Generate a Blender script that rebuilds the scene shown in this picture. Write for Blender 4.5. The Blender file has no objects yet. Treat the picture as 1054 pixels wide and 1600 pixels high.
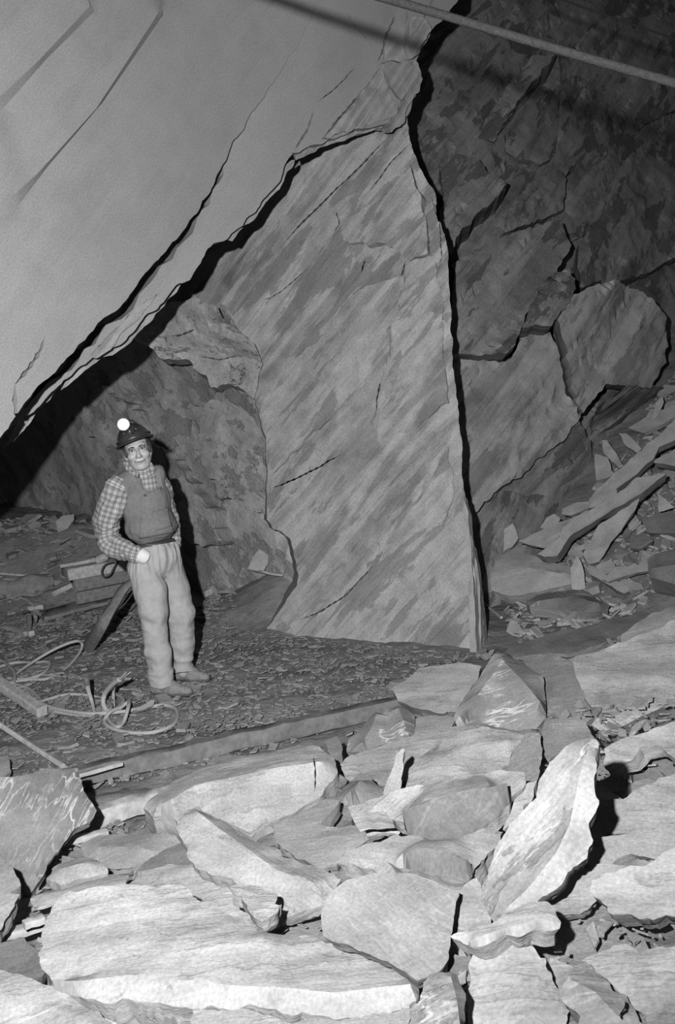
import bpy, bmesh, math, random
import numpy as np
from mathutils import Vector, Matrix
from mathutils.geometry import delaunay_2d_cdt

# ---------------------------------------------------------------- camera
HC, PITCH, ROLL, FPX = 2.2, math.radians(8.88), math.radians(5.0), 35.0 / 36.0 * 1600.0
IW, IH = 1054, 1600
CAM = np.array([0.0, 0.0, HC])
_r0 = np.array([1.0, 0, 0]); _u0 = np.array([0, math.sin(PITCH), math.cos(PITCH)])
FWD = np.array([0, math.cos(PITCH), -math.sin(PITCH)])
RGT = math.cos(ROLL) * _r0 - math.sin(ROLL) * _u0
UPV = math.sin(ROLL) * _r0 + math.cos(ROLL) * _u0
sc = bpy.context.scene
col = sc.collection
cd = bpy.data.cameras.new('camera'); cam = bpy.data.objects.new('camera', cd); col.objects.link(cam)
cd.sensor_fit = 'VERTICAL'; cd.sensor_height = 36.0; cd.sensor_width = 24.0; cd.lens = 35.0
cd.clip_start = 0.05; cd.clip_end = 100
cam.matrix_world = Matrix(((RGT[0], UPV[0], -FWD[0], 0), (RGT[1], UPV[1], -FWD[1], 0), (RGT[2], UPV[2], -FWD[2], HC), (0, 0, 0, 1)))
sc.camera = cam

# ---------------------------------------------------------------- world and flash
w = bpy.data.worlds.new('world'); sc.world = w; w.use_nodes = True
w.node_tree.nodes['Background'].inputs[0].default_value = (1, 1, 1, 1)
w.node_tree.nodes['Background'].inputs[1].default_value = 0.016
FLASH_POS = CAM - 0.40 * RGT + 0.32 * UPV
ld = bpy.data.lights.new('flash', 'SPOT'); flash = bpy.data.objects.new('flash', ld); col.objects.link(flash)
ld.energy = 2450; ld.shadow_soft_size = 0.035; ld.spot_size = math.radians(116); ld.spot_blend = 1.0
flash.location = Vector(FLASH_POS)
_aim = FWD + RGT * (440 - 527) / FPX - UPV * (570 - 800) / FPX
flash.rotation_euler = Vector(_aim).to_track_quat('-Z', 'Y').to_euler()

sc.view_settings.view_transform = 'Standard'; sc.view_settings.look = 'None'
sc.view_settings.gamma = 1.0; sc.view_settings.use_curve_mapping = False
sc.view_settings.exposure = 0.0

# ---------------------------------------------------------------- photograph geometry
def ray(px, py):
    return FWD + RGT * ((px - IW / 2) / FPX) - UPV * ((py - IH / 2) / FPX)
def PD(px, py, d): return CAM + ray(px, py) * d
def PY(px, py, Y):
    r = ray(px, py); return CAM + r * (Y / r[1])
def PZ(px, py, z=0.0):
    r = ray(px, py); return CAM + r * ((z - HC) / r[2])
def PP(px, py, p0, n):
    r = ray(px, py); return CAM + r * (np.dot(np.asarray(p0) - CAM, n) / np.dot(r, n))
def proj(P):
    r = np.asarray(P) - CAM; d = r @ FWD; return np.stack([IW / 2 + FPX * (r @ RGT) / d, IH / 2 - FPX * (r @ UPV) / d], 1)
def unit(v): v = np.asarray(v, float); return v / np.linalg.norm(v)

# ---------------------------------------------------------------- noise
def _h(i, j, k, s):
    x = (i.astype(np.uint32) * np.uint32(374761393) + j.astype(np.uint32) * np.uint32(668265263) + k.astype(np.uint32) * np.uint32(2147483647 & 1274126177) + np.uint32(s * 974711 + 12345))
    x = (x ^ (x >> np.uint32(13))) * np.uint32(1274126177)
    x = (x ^ (x >> np.uint32(16))) * np.uint32(2246822519)
    return ((x ^ (x >> np.uint32(15))) & np.uint32(0xFFFFFF)).astype(np.float64) / 0xFFFFFF
def vnoise(p, s=0):
    p = np.asarray(p, float); i = np.floor(p).astype(np.int64); f = p - i; f = f * f * f * (f * (f * 6 - 15) + 10)
    i = i & 0xFFFFFFFF
    a, b, c = i[:, 0], i[:, 1], i[:, 2]; u, v, t = f[:, 0], f[:, 1], f[:, 2]
    r = 0
    for dx in (0, 1):
        for dy in (0, 1):
            for dz in (0, 1):
                r = r + _h(a + dx, b + dy, c + dz, s) * (u if dx else 1 - u) * (v if dy else 1 - v) * (t if dz else 1 - t)
    return r * 2 - 1
def fbm(p, s=0, octv=4, gain=0.5):
    p = np.asarray(p, float); r = 0; a = 1.0
    for o in range(octv): r = r + a * vnoise(p * (2 ** o) + 17.3 * o, s + o); a *= gain
    return r
def terrace(h, n, sharp=0.12):
    x = h * n; i = np.floor(x); f = x - i
    return (i + np.clip((f - (1 - sharp)) / sharp, 0, 1)) / n

# ---------------------------------------------------------------- object helpers
def tag(o, label=None, cat=None, group=None, kind=None):
    if label: o['label'] = label
    if cat: o['category'] = cat
    if group: o['group'] = group
    if kind: o['kind'] = kind
    return o
def empty(name, loc=(0, 0, 0), parent=None):
    o = bpy.data.objects.new(name, None); col.objects.link(o); o.location = Vector(loc); o.empty_display_size = 0.1
    if parent: o.parent = parent
    return o
def mesh_obj(name, verts, faces, mat, parent=None, smooth=True, sharp=None, uvs=None, origin=None):
    """verts in world coordinates; the object's origin goes to ORIGIN (default: centre), parents are unrotated empties or meshes"""
    V = np.asarray(verts, float)
    if origin is None: origin = (V.min(0) + V.max(0)) / 2
    origin = np.asarray(origin, float)
    me = bpy.data.meshes.new(name)
    me.from_pydata((V - origin).tolist(), [], [tuple(int(i) for i in f) for f in faces])
    if uvs is not None:
        lay = me.uv_layers.new(name='uv')
        idx = np.empty(len(me.loops), np.int32); me.loops.foreach_get('vertex_index', idx)
        lay.data.foreach_set('uv', np.asarray(uvs, np.float32)[idx].ravel())
    if smooth: me.polygons.foreach_set('use_smooth', [True] * len(me.polygons))
    me.update()
    if sharp is not None: me.set_sharp_from_angle(angle=math.radians(sharp))
    if mat: me.materials.append(mat)
    o = bpy.data.objects.new(name, me); col.objects.link(o)
    wp = np.zeros(3); q = parent
    if parent is not None:
        o.parent = parent
        while q is not None: wp = wp + np.array(q.location); q = q.parent
    o.location = Vector(origin - wp)
    return o

class MB:
    """collects simple solids into one mesh (world coordinates)"""
    def __init__(s): s.v = []; s.f = []; s.uv = []
    def add(s, V, F, uv=None):
        b = len(s.v); s.v += [tuple(map(float, q)) for q in V]; s.f += [tuple(int(i) + b for i in f) for f in F]
        s.uv += [tuple(q) for q in uv] if uv is not None else [(float(q[0]), float(q[1])) for q in V]
    def build(s, name, mat, parent=None, smooth=True, sharp=35, origin=None):
        return mesh_obj(name, s.v, s.f, mat, parent, smooth, sharp, s.uv, origin)
def tube_geo(path, rad, seg=10, cap=True, twist=0.0, ell=None):
    P = np.asarray(path, float); n = len(P)
    R = np.full(n, rad) if np.isscalar(rad) else np.asarray(rad, float)
    T = np.gradient(P, axis=0); T /= np.linalg.norm(T, axis=1)[:, None] + 1e-9
    a = np.array([0, 0, 1.0]) if abs(T[0][2]) < 0.9 else np.array([1.0, 0, 0])
    N = np.cross(T[0], a); N /= np.linalg.norm(N); V = []; uv = []
    L = np.concatenate([[0], np.cumsum(np.linalg.norm(np.diff(P, axis=0), axis=1))])
    for i in range(n):
        N = N - T[i] * np.dot(N, T[i]); N /= np.linalg.norm(N) + 1e-9; B = np.cross(T[i], N)
        for k in range(seg):
            t = 2 * math.pi * k / seg + twist * i
            e = (1.0, 1.0) if ell is None else ell
            V.append(P[i] + R[i] * (e[0] * math.cos(t) * N + e[1] * math.sin(t) * B)); uv.append((k / seg * 2 * math.pi * R[i], L[i]))
    F = [(i * seg + k, i * seg + (k + 1) % seg, (i + 1) * seg + (k + 1) % seg, (i + 1) * seg + k) for i in range(n - 1) for k in range(seg)]
    if cap:
        F.append(tuple(range(seg - 1, -1, -1))); F.append(tuple((n - 1) * seg + k for k in range(seg)))
    return V, F, uv
def smooth_path(pts, per=8):
    """Catmull-Rom through the points"""
    P = np.asarray(pts, float); P = np.vstack([2 * P[0] - P[1], P, 2 * P[-1] - P[-2]]); out = []
    for i in range(1, len(P) - 2):
        for k in range(per):
            t = k / per; a, b, c, d = P[i - 1], P[i], P[i + 1], P[i + 2]
            out.append(0.5 * (2 * b + (c - a) * t + (2 * a - 5 * b + 4 * c - d) * t * t + (3 * b - a - 3 * c + d) * t ** 3))
    out.append(P[-2]); return np.array(out)
def beam_geo(a, b, wid, hgt, up=(0, 0, 1), jit=0.0, seed=0, seg=10):
    """a rough-sawn bar from a to b, cut into seg lengths so that it can be uneven"""
    a = np.asarray(a, float); b = np.asarray(b, float); d = unit(b - a); s = unit(np.cross(d, up)); u = np.cross(s, d)
    rg = np.random.RandomState(seed); V = []; uv = []
    L = np.linalg.norm(b - a); bev = min(wid, hgt) * 0.12
    prof = [(-wid / 2, -hgt / 2 + bev), (-wid / 2 + bev, -hgt / 2), (wid / 2 - bev, -hgt / 2), (wid / 2, -hgt / 2 + bev), (wid / 2, hgt / 2 - bev), (wid / 2 - bev, hgt / 2), (-wid / 2 + bev, hgt / 2), (-wid / 2, hgt / 2 - bev)]
    for i in range(seg + 1):
        c = a + (b - a) * i / seg + (rg.randn(3) * jit if 0 < i < seg else 0)
        for k, (x, z) in enumerate(prof):
            V.append(c + s * (x + rg.randn() * jit * 0.5) + u * (z + rg.randn() * jit * 0.5)); uv.append((L * i / seg, k * 0.05))
    F = [(i * 8 + k, i * 8 + (k + 1) % 8, (i + 1) * 8 + (k + 1) % 8, (i + 1) * 8 + k) for i in range(seg) for k in range(8)]
    F += [tuple(range(7, -1, -1)), tuple(seg * 8 + k for k in range(8))]
    return V, F, uv

# ---------------------------------------------------------------- slab: outline on a plane -> thick rock piece
def inside(poly, P):
    x, y = P[:, 0], P[:, 1]; c = np.zeros(len(P), bool); n = len(poly); j = n - 1
    for i in range(n):
        xi, yi = poly[i]; xj, yj = poly[j]
        m = ((yi > y) != (yj > y))
        with np.errstate(divide='ignore', invalid='ignore'):
            c ^= m & (x < (xj - xi) * (y - yi) / (yj - yi + 1e-15) + xi)
        j = i
    return c
def resample(poly, step, closed=True):
    P = [np.asarray(q, float) for q in poly]; out = []; n = len(P)
    for i in range(n if closed else n - 1):
        a, b = P[i], P[(i + 1) % n]; m = max(1, int(round(np.linalg.norm(b - a) / step)))
        out += [a + (b - a) * k / m for k in range(m)]
    if not closed: out.append(P[-1])
    return np.array(out)
def slit_poly(line, width, step):
    L = resample(line, step, False); n = len(L); T = np.gradient(L, axis=0); T /= np.linalg.norm(T, axis=1)[:, None] + 1e-12
    N = np.stack([-T[:, 1], T[:, 0]], 1); t = np.linspace(0, 1, n)
    wd = width * 0.5 * np.clip(np.minimum(t, 1 - t) * 5, 0.12, 1) * (0.75 + 0.4 * np.sin(np.arange(n) * 2.1 + n))
    J = np.stack([vnoise(np.stack([L[:, 0] * 9, L[:, 1] * 9, np.full(n, q)], 1), 5) for q in (0.0, 7.0)], 1) * step * 0.3
    L = L + J
    return np.vstack([L + N * wd[:, None], (L - N * wd[:, None])[::-1]])
def frame_of(n):
    n = unit(n); u = np.cross((0, 0, 1.0), n)
    u = unit(u) if np.linalg.norm(u) > 0.05 else np.array([1.0, 0, 0])
    return u, np.cross(n, u), n
def slab(name, mat, outline, p0, n, thick=0.1, res=0.05, jit=0.008, disp=0.004, dscale=4.0, ridges=(), slits=(), ter=0.0, streak=0.0, stretch=5.0,
         seed=0, parent=None, layers=2, taper=0.03, back=True, edge_step=None, sharp=32, smooth_edge=True, ext=None, two=None):
    """OUTLINE, RIDGES [(points, height)], SLITS [(points, width)] in photograph pixels, cast onto the plane (p0, n)"""
    rg = np.random.RandomState(seed + 11); u, v, n = frame_of(n); p0 = np.asarray(p0, float)
    def to2(q, h=0.0): d = PP(q[0], q[1], p0 + n * h, n) - p0; return np.array([np.dot(d, u), np.dot(d, v)])
    O = np.array([to2(q) for q in outline]); est = edge_step or res * 0.6
    O = resample(O, est)
    m = len(O); T = np.roll(O, -1, 0) - np.roll(O, 1, 0); N2 = np.stack([T[:, 1], -T[:, 0]], 1); N2 /= np.linalg.norm(N2, axis=1)[:, None] + 1e-12
    area = 0.5 * np.sum(O[:, 0] * np.roll(O[:, 1], -1) - np.roll(O[:, 0], -1) * O[:, 1])
    if area < 0: O = O[::-1]; T = np.roll(O, -1, 0) - np.roll(O, 1, 0); N2 = np.stack([T[:, 1], -T[:, 0]], 1); N2 /= np.linalg.norm(N2, axis=1)[:, None] + 1e-12
    z = np.full(m, seed * 1.7)
    fr = 0.25 / max(est, 0.01)
    O = O + N2 * (fbm(np.stack([O[:, 0] * fr, O[:, 1] * fr, z], 1), seed, 3) * jit)[:, None]
    R2 = [(resample([to2(q, h) for q in pts], res * 0.8, False), h) for pts, h in ridges]
    S2 = [slit_poly([to2(q) for q in pts], wd, max(wd, est * 0.8)) for pts, wd in slits]
    pts = [O]; edges = [(i, (i + 1) % m) for i in range(m)]; c = m
    for L, h in R2: edges += [(c + i, c + i + 1) for i in range(len(L) - 1)]; pts.append(L); c += len(L)
    for L in S2: k = len(L); edges += [(c + i, c + (i + 1) % k) for i in range(k)]; pts.append(L); c += k
    lo, hi = O.min(0), O.max(0)
    gx, gy = np.meshgrid(np.arange(lo[0], hi[0], res), np.arange(lo[1], hi[1], res * 0.87)); gx[1::2] += res / 2
    G = np.stack([gx.ravel(), gy.ravel()], 1) + rg.uniform(-0.22, 0.22, (gx.size, 2)) * res
    if len(G): G = G[inside(O, G)]
    C = np.vstack(pts)
    if len(G):
        keep = np.ones(len(G), bool)
        for i0 in range(0, len(C), 200):
            cc = C[i0:i0 + 200]; keep &= ((G[:, None, :] - cc[None]) ** 2).sum(2).min(1) > (0.45 * res) ** 2
        G = G[keep]
    A = np.vstack([C, G]) if len(G) else C
    cv, ce, cf, *_ = delaunay_2d_cdt([Vector((float(a), float(b))) for a, b in A], edges, [], 0, 1e-6)
    X = np.array([(q[0], q[1]) for q in cv]); Fc = np.array([f for f in cf if len(f) == 3])
    cen = X[Fc].mean(1); ok = inside(O, cen)
    for L in S2: ok &= ~inside(L, cen)
    Fc = Fc[ok]
    # heights: piecewise linear over outline (0) and ridges (h)
    H = np.zeros(len(X))
    if R2:
        base = [(q, 0.0) for q in O[::max(1, m // 60)]] + [(q, (h if np.isscalar(h) else h[min(i * len(h) // len(L), len(h) - 1)])) for L, h in R2 for i, q in enumerate(L)]
        bv, _, bf, *_ = delaunay_2d_cdt([Vector(map(float, q)) for q, _ in base], [], [], 0, 1e-6)
        B = np.array([(q[0], q[1]) for q in bv]); bq = np.array([q for q, _ in base]); bh0 = np.array([h for _, h in base], float)
        bh = np.array([bh0[np.argmin(((bq - q) ** 2).sum(1))] for q in B])
        for f in bf:
            a, b, cc = B[f[0]], B[f[1]], B[f[2]]; det = (b[0] - a[0]) * (cc[1] - a[1]) - (cc[0] - a[0]) * (b[1] - a[1])
            if abs(det) < 1e-10: continue
            l1 = ((X[:, 0] - a[0]) * (cc[1] - a[1]) - (cc[0] - a[0]) * (X[:, 1] - a[1])) / det
            l2 = ((b[0] - a[0]) * (X[:, 1] - a[1]) - (X[:, 0] - a[0]) * (b[1] - a[1])) / det; l0 = 1 - l1 - l2
            q = (l0 > -1e-4) & (l1 > -1e-4) & (l2 > -1e-4)
            H[q] = l0[q] * bh[f[0]] + l1[q] * bh[f[1]] + l2[q] * bh[f[2]]
    ca, sa = math.cos(streak), math.sin(streak)
    U = np.stack([X[:, 0] * ca + X[:, 1] * sa, -X[:, 0] * sa + X[:, 1] * ca], 1)
    q = np.stack([U[:, 0] * dscale / stretch, U[:, 1] * dscale, np.full(len(X), seed * 3.1)], 1)
    H = H + disp * fbm(q, seed + 3, 4) + disp * 0.6 * fbm(np.stack([X[:, 0] * dscale * 0.7, X[:, 1] * dscale * 0.7, q[:, 2] + 9], 1), seed + 8, 3)
    if ter > 0:
        H = H + ter * terrace(fbm(q * np.array([0.5, 0.5, 1]), seed + 21, 4, 0.55), 3.0, 0.07)
    W = p0 + X[:, :1] * u + X[:, 1:] * v + H[:, None] * n
    # walls along every boundary edge
    E = {}
    for t in Fc:
        for a, b in ((t[0], t[1]), (t[1], t[2]), (t[2], t[0])):
            if (b, a) in E: del E[(b, a)]
            else: E[(a, b)] = 1
    faces = [tuple(t) for t in Fc]; V = [W]; uv = [U]; cnt = len(X)
    bnd = sorted({i for e in E for i in e}); pos = {i: k for k, i in enumerate(bnd)}; nb = len(bnd); prev = {i: i for i in bnd}
    Xb = X[bnd]; Hb = H[bnd]
    cn = Xb.mean(0); outd = Xb - cn; outd /= np.linalg.norm(outd, axis=1)[:, None] + 1e-9
    for L in range(1, layers + 1):
        dep = thick * L / layers
        off = outd * (vnoise(np.stack([Xb[:, 0] * 6, Xb[:, 1] * 6, np.full(nb, L * 5.3 + seed)], 1), seed) * jit * 1.2 - taper * L / layers)[:, None]
        Xl = Xb + (off if not S2 else 0)
        Hl = Hb * (1 - L / layers) - dep + (rg.randn(nb) * thick * 0.06 if L < layers else 0)
        V.append(p0 + Xl[:, :1] * u + Xl[:, 1:] * v + Hl[:, None] * n if ext is None else p0 + Xl[:, :1] * u + Xl[:, 1:] * v + Hb[:, None] * n + np.asarray(ext) * dep); uv.append(np.stack([Xb @ np.array([ca, sa]), Xb @ np.array([-sa, ca]) + dep * 3], 1))
        cur = {i: cnt + pos[i] for i in bnd}; cnt += nb
        for a, b in E: faces.append((prev[b], prev[a], cur[a], cur[b]))
        prev = cur
    if back:
        nxt = dict(E.keys()); seen = set()
        for s0 in list(nxt):
            if s0 in seen: continue
            loop = []; i = s0
            while i in nxt and i not in seen: seen.add(i); loop.append(i); i = nxt[i]
            if len(loop) > 2 and not S2: faces.append(tuple(prev[i] for i in reversed(loop)))
    o = mesh_obj(name, np.vstack(V), faces, mat, parent, True, sharp, np.vstack(uv), origin=p0)
    if two and two[1] == 'sides':   # broken edges in darker stone: partly damp, partly edge shade put into the colour
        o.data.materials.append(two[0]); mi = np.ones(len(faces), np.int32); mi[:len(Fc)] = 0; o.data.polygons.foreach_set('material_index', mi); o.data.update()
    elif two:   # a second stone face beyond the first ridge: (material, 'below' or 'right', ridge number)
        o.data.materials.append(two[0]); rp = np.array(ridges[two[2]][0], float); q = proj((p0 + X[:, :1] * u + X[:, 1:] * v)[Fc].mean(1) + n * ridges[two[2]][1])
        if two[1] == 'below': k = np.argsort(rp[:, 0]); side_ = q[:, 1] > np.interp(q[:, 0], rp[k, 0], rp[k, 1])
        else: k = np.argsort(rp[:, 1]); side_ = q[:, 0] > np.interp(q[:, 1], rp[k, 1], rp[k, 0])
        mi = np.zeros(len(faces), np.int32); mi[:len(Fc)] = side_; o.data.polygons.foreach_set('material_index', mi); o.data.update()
    return o
# ---------------------------------------------------------------- materials
def g(v): return (v, v, v, 1)
class NT:
    def __init__(s, name):
        s.m = bpy.data.materials.new(name); s.m.use_nodes = True; s.t = s.m.node_tree; s.b = s.t.nodes['Principled BSDF']
    def n(s, typ, **kw):
        x = s.t.nodes.new(typ)
        for k, v in kw.items():
            if k.startswith('i_'):
                key = k[2:]; x.inputs[int(key) if key.isdigit() else key].default_value = v
            else: setattr(x, k, v)
        return x
    def l(s, a, b): s.t.links.new(a, b)
    def ramp(s, src, stops, interp='LINEAR'):
        r = s.n('ShaderNodeValToRGB'); r.color_ramp.interpolation = interp; e = r.color_ramp.elements
        while len(e) < len(stops): e.new(0.5)
        for q, (p, c) in zip(e, stops): q.position = p; q.color = g(c)
        s.l(src, r.inputs[0]); return r.outputs[0]
    def math(s, op, a, b=None):
        x = s.n('ShaderNodeMath', operation=op)
        for i, q in enumerate((a, b)):
            if q is None: continue
            if isinstance(q, (int, float)): x.inputs[i].default_value = q
            else: s.l(q, x.inputs[i])
        return x.outputs[0]
    def mix(s, fac, a, b, typ='MIX'):
        x = s.n('ShaderNodeMix', data_type='RGBA', blend_type=typ)
        for i, q in ((0, fac), (6, a), (7, b)):
            if isinstance(q, (int, float)): x.inputs[i].default_value = q if i == 0 else g(q)
            else: s.l(q, x.inputs[i])
        return x.outputs[2]
def slate(name, base, dark, dust, dust_amt=0.5, streak=0.5, scratch=0.0, sx=1.2, sy=9.0, rough=0.85, bump=0.35, fine=90.0, spot=0.4, patch=0.0, pst=(0.9, 4.5), mott=1.0):
    """slate in uv metres: streaks along u, chalky dust patches, optional pale scratches"""
    t = NT(name)
    tc = t.n('ShaderNodeTexCoord'); oi = t.n('ShaderNodeObjectInfo')
    off = t.n('ShaderNodeVectorMath', operation='SCALE'); off.inputs[0].default_value = (37, 53, 0); t.l(oi.outputs['Random'], off.inputs['Scale'])
    uv = t.n('ShaderNodeVectorMath', operation='ADD'); t.l(tc.outputs['UV'], uv.inputs[0]); t.l(off.outputs[0], uv.inputs[1])
    def nz(scale, det=5, rgh=0.6, dist=0.0, st=None):
        q = t.n('ShaderNodeTexNoise', i_Scale=scale, i_Detail=det, i_Roughness=rgh, i_Distortion=dist)
        if st:
            mp = t.n('ShaderNodeMapping'); mp.inputs['Scale'].default_value = (st[0], st[1], 1); t.l(uv.outputs[0], mp.inputs[0]); t.l(mp.outputs[0], q.inputs['Vector'])
        else: t.l(uv.outputs[0], q.inputs['Vector'])
        return q.outputs['Fac']
    st = nz(1.0, 6, 0.62, 0.4, (sx, sy)); big = nz(2.2, 5, 0.6, 0.6); med = nz(9, 4, 0.6); fin = nz(fine, 3, 0.7)
    c = t.mix(t.ramp(st, [(0.44, 1.0), (0.55, 0.0)]), base, dark)
    c = t.mix(t.math('MULTIPLY', t.ramp(nz(1.3, 3, 0.6, 0.5), [(0.38, 0.25), (0.60, 1.0)]), streak), base, c)
    dm = t.math('MULTIPLY', t.ramp(big, [(0.40, 0.0), (0.62, 1.0)]), dust_amt)
    c = t.mix(dm, c, dust)
    sp = t.math('MULTIPLY', t.ramp(med, [(0.34, 1.0), (0.42, 0.0)]), spot * 0.6)
    c = t.mix(sp, c, dark)
    if scratch > 0:
        a1 = t.math('ABSOLUTE', t.math('SUBTRACT', nz(1.0, 3, 0.55, 0.3, (2.2, 9.0)), 0.5)); a2 = t.math('ABSOLUTE', t.math('SUBTRACT', nz(1.0, 3, 0.6, 0.5, (3.0, 22.0)), 0.52))
        ln = t.math('MAXIMUM', t.ramp(a1, [(0.005, 1.0), (0.014, 0.0)]), t.math('MULTIPLY', t.ramp(a2, [(0.006, 1.0), (0.03, 0.0)]), 0.6))
        ln = t.math('MULTIPLY', ln, t.ramp(nz(5, 3), [(0.44, 0.0), (0.60, 1.0)]))
        c = t.mix(t.math('MULTIPLY', ln, scratch), c, min(0.75, dust * 1.35))
    gt = t.math('MULTIPLY', t.ramp(nz(23, 5, 0.7, 0.5), [(0.33, 1.0), (0.40, 0.0)]), t.ramp(nz(3.1, 3, 0.6), [(0.45, 0.0), (0.60, 1.0)]))
    c = t.mix(t.math('MULTIPLY', gt, 0.75 * min(1.0, spot * 2)), c, dark * 0.7)
    c = t.mix(1.0, c, t.ramp(nz(5.5, 4, 0.65, 0.4), [(0.30, 1 - 0.20 * mott), (0.70, 1 + 0.15 * mott)]), 'MULTIPLY')
    pm = None
    if patch > 0:   # darker rock bared where thin leaves have come away, with ragged edges drawn out along the cleavage
        pn = t.math('ADD', nz(1.0, 8, 0.68, 0.25, pst), t.math('MULTIPLY', t.math('SUBTRACT', nz(0.9, 3, 0.6), 0.5), 0.55))
        pm = t.ramp(pn, [(0.545, 0.0), (0.565, 1.0)])
        c = t.mix(t.math('MULTIPLY', pm, patch), c, dark * 0.85)
        hl = t.ramp(nz(1.0, 6, 0.7, 0.1, (pst[0] * 1.6, pst[1] * 9)), [(0.36, 0.72), (0.47, 1.0)])
        c = t.mix(min(1.0, patch * 1.2), c, t.mix(1.0, c, hl, 'MULTIPLY'))
    gr = t.ramp(fin, [(0.25, 0.72), (0.75, 1.22)])
    c = t.mix(1.0, c, gr, 'MULTIPLY')
    t.l(c, t.b.inputs['Base Color']); t.b.inputs['Roughness'].default_value = rough
    t.b.inputs['Specular IOR Level'].default_value = 0.25
    bm = t.n('ShaderNodeBump', i_Strength=bump, i_Distance=0.02)
    hh = t.math('ADD', t.math('MULTIPLY', st, 1.2), t.math('ADD', t.math('MULTIPLY', fin, 0.18), t.math('MULTIPLY', med, 0.9)))
    if pm is not None: hh = t.math('SUBTRACT', hh, t.math('MULTIPLY', pm, 1.2))
    t.l(hh, bm.inputs['Height']); t.l(bm.outputs[0], t.b.inputs['Normal'])
    return t.m
def plain(name, v, rough=0.8, var=0.25, scale=30.0, bump=0.15, metallic=0.0, spec=0.3):
    t = NT(name); tc = t.n('ShaderNodeTexCoord')
    q = t.n('ShaderNodeTexNoise', i_Scale=scale, i_Detail=4.0, i_Roughness=0.65); t.l(tc.outputs['Object'], q.inputs['Vector'])
    t.l(t.ramp(q.outputs['Fac'], [(0.25, v * (1 - var)), (0.75, min(0.95, v * (1 + var)))]), t.b.inputs['Base Color'])
    t.b.inputs['Roughness'].default_value = rough; t.b.inputs['Metallic'].default_value = metallic; t.b.inputs['Specular IOR Level'].default_value = spec
    b = t.n('ShaderNodeBump', i_Strength=bump, i_Distance=0.01); t.l(q.outputs['Fac'], b.inputs['Height']); t.l(b.outputs[0], t.b.inputs['Normal'])
    return t.m
M = {}
M['roof'] = slate('smooth cleavage rock', 0.26, 0.19, 0.28, 0.5, 0.25, 0, 0.35, 3.5, bump=0.04, spot=0.05, patch=0.10, pst=(0.25, 2.2), mott=0.25)
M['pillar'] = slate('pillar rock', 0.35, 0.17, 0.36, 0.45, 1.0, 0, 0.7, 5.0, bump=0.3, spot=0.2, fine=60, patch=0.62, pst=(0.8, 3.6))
M['back'] = slate('rough alcove rock', 0.36, 0.20, 0.42, 0.5, 0.6, 0, 1.5, 4.0, bump=0.6, spot=0.5, fine=40, patch=0.6, pst=(2.0, 4.0))
M['roughpale'] = slate('pale broken alcove rock', 0.33, 0.22, 0.38, 0.5, 0.5, 0, 2.5, 4.0, bump=0.9, spot=0.5, fine=40, patch=0.35, pst=(3.0, 6.0))
M['right'] = slate('right wall rock', 0.27, 0.12, 0.30, 0.4, 0.9, 0, 0.5, 4.0, bump=0.45, spot=0.3, fine=40, patch=0.85, pst=(0.8, 3.2))
M['edge'] = slate('broken layer edge', 0.30, 0.15, 0.36, 0.4, 0.8, 0, 1.0, 20.0, bump=0.3)
M['pale'] = slate('pale dusty slate', 0.29, 0.17, 0.36, 0.7, 0.6, 0.25, 1.3, 9, bump=0.45, spot=0.55, patch=0.25, pst=(2.0, 9.0))
M['mid'] = slate('grey slate', 0.22, 0.15, 0.28, 0.5, 0.55, 0.35, 1.4, 11, bump=0.35, spot=0.4)
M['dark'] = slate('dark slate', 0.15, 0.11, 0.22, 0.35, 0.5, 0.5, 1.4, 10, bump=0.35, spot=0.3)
M['scratched'] = slate('scratched dark slate', 0.16, 0.11, 0.30, 0.45, 0.6, 1.6, 1.6, 10, bump=0.35, spot=0.3)
M['streaked'] = slate('streaked slate', 0.25, 0.11, 0.30, 0.35, 0.95, 0.5, 0.9, 8, bump=0.35, spot=0.3)
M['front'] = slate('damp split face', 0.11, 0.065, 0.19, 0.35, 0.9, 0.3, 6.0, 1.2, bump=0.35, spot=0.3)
M['mottled'] = slate('mottled split face', 0.19, 0.11, 0.31, 0.55, 0.8, 0.8, 1.0, 6, bump=0.5, spot=0.6, patch=0.5, pst=(2.5, 6.0))
M['mound'] = slate('rubble dust', 0.21, 0.14, 0.28, 0.5, 0.5, 0.2, 3, 5, bump=0.7, spot=0.6)
M['floor'] = slate('dark slate rubble floor', 0.22, 0.13, 0.26, 0.4, 0.6, 0, 4, 7, bump=1.0, spot=0.6)
M['flake'] = slate('floor flake', 0.24, 0.14, 0.30, 0.4, 0.4, 0, 5, 9, bump=0.3)
M['heap'] = slate('heap slate', 0.33, 0.22, 0.38, 0.5, 0.5, 0.1, 1.5, 9, bump=0.3)
M['wood_pale'] = plain('pale dusty timber', 0.36, var=0.35, scale=25)
M['wood'] = plain('dark dirty timber', 0.17, var=0.35, scale=25)
M['rail'] = plain('dusty track timber', 0.14, var=0.4, scale=18)
M['rope'] = plain('hemp rope', 0.38, var=0.3, scale=120, bump=0.6)
M['cable'] = plain('steel cable', 0.02, var=0.35, scale=90, bump=0.6, rough=1.0, spec=0.05)
M['iron'] = plain('rusty iron', 0.16, rough=0.6, var=0.4, scale=40)
M['hose'] = plain('black rubber', 0.06, rough=0.6, scale=40)
M['tarp'] = plain('dirty sacking', 0.20, var=0.3, scale=20)
# ---------------------------------------------------------------- setting
def plane3(a, b, c):
    """plane through three (px, py, depth) points, normal to the camera"""
    A, B, C = PD(*a), PD(*b), PD(*c); n = unit(np.cross(B - A, C - A))
    if np.dot(n, CAM - A) < 0: n = -n
    return A, n
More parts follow.
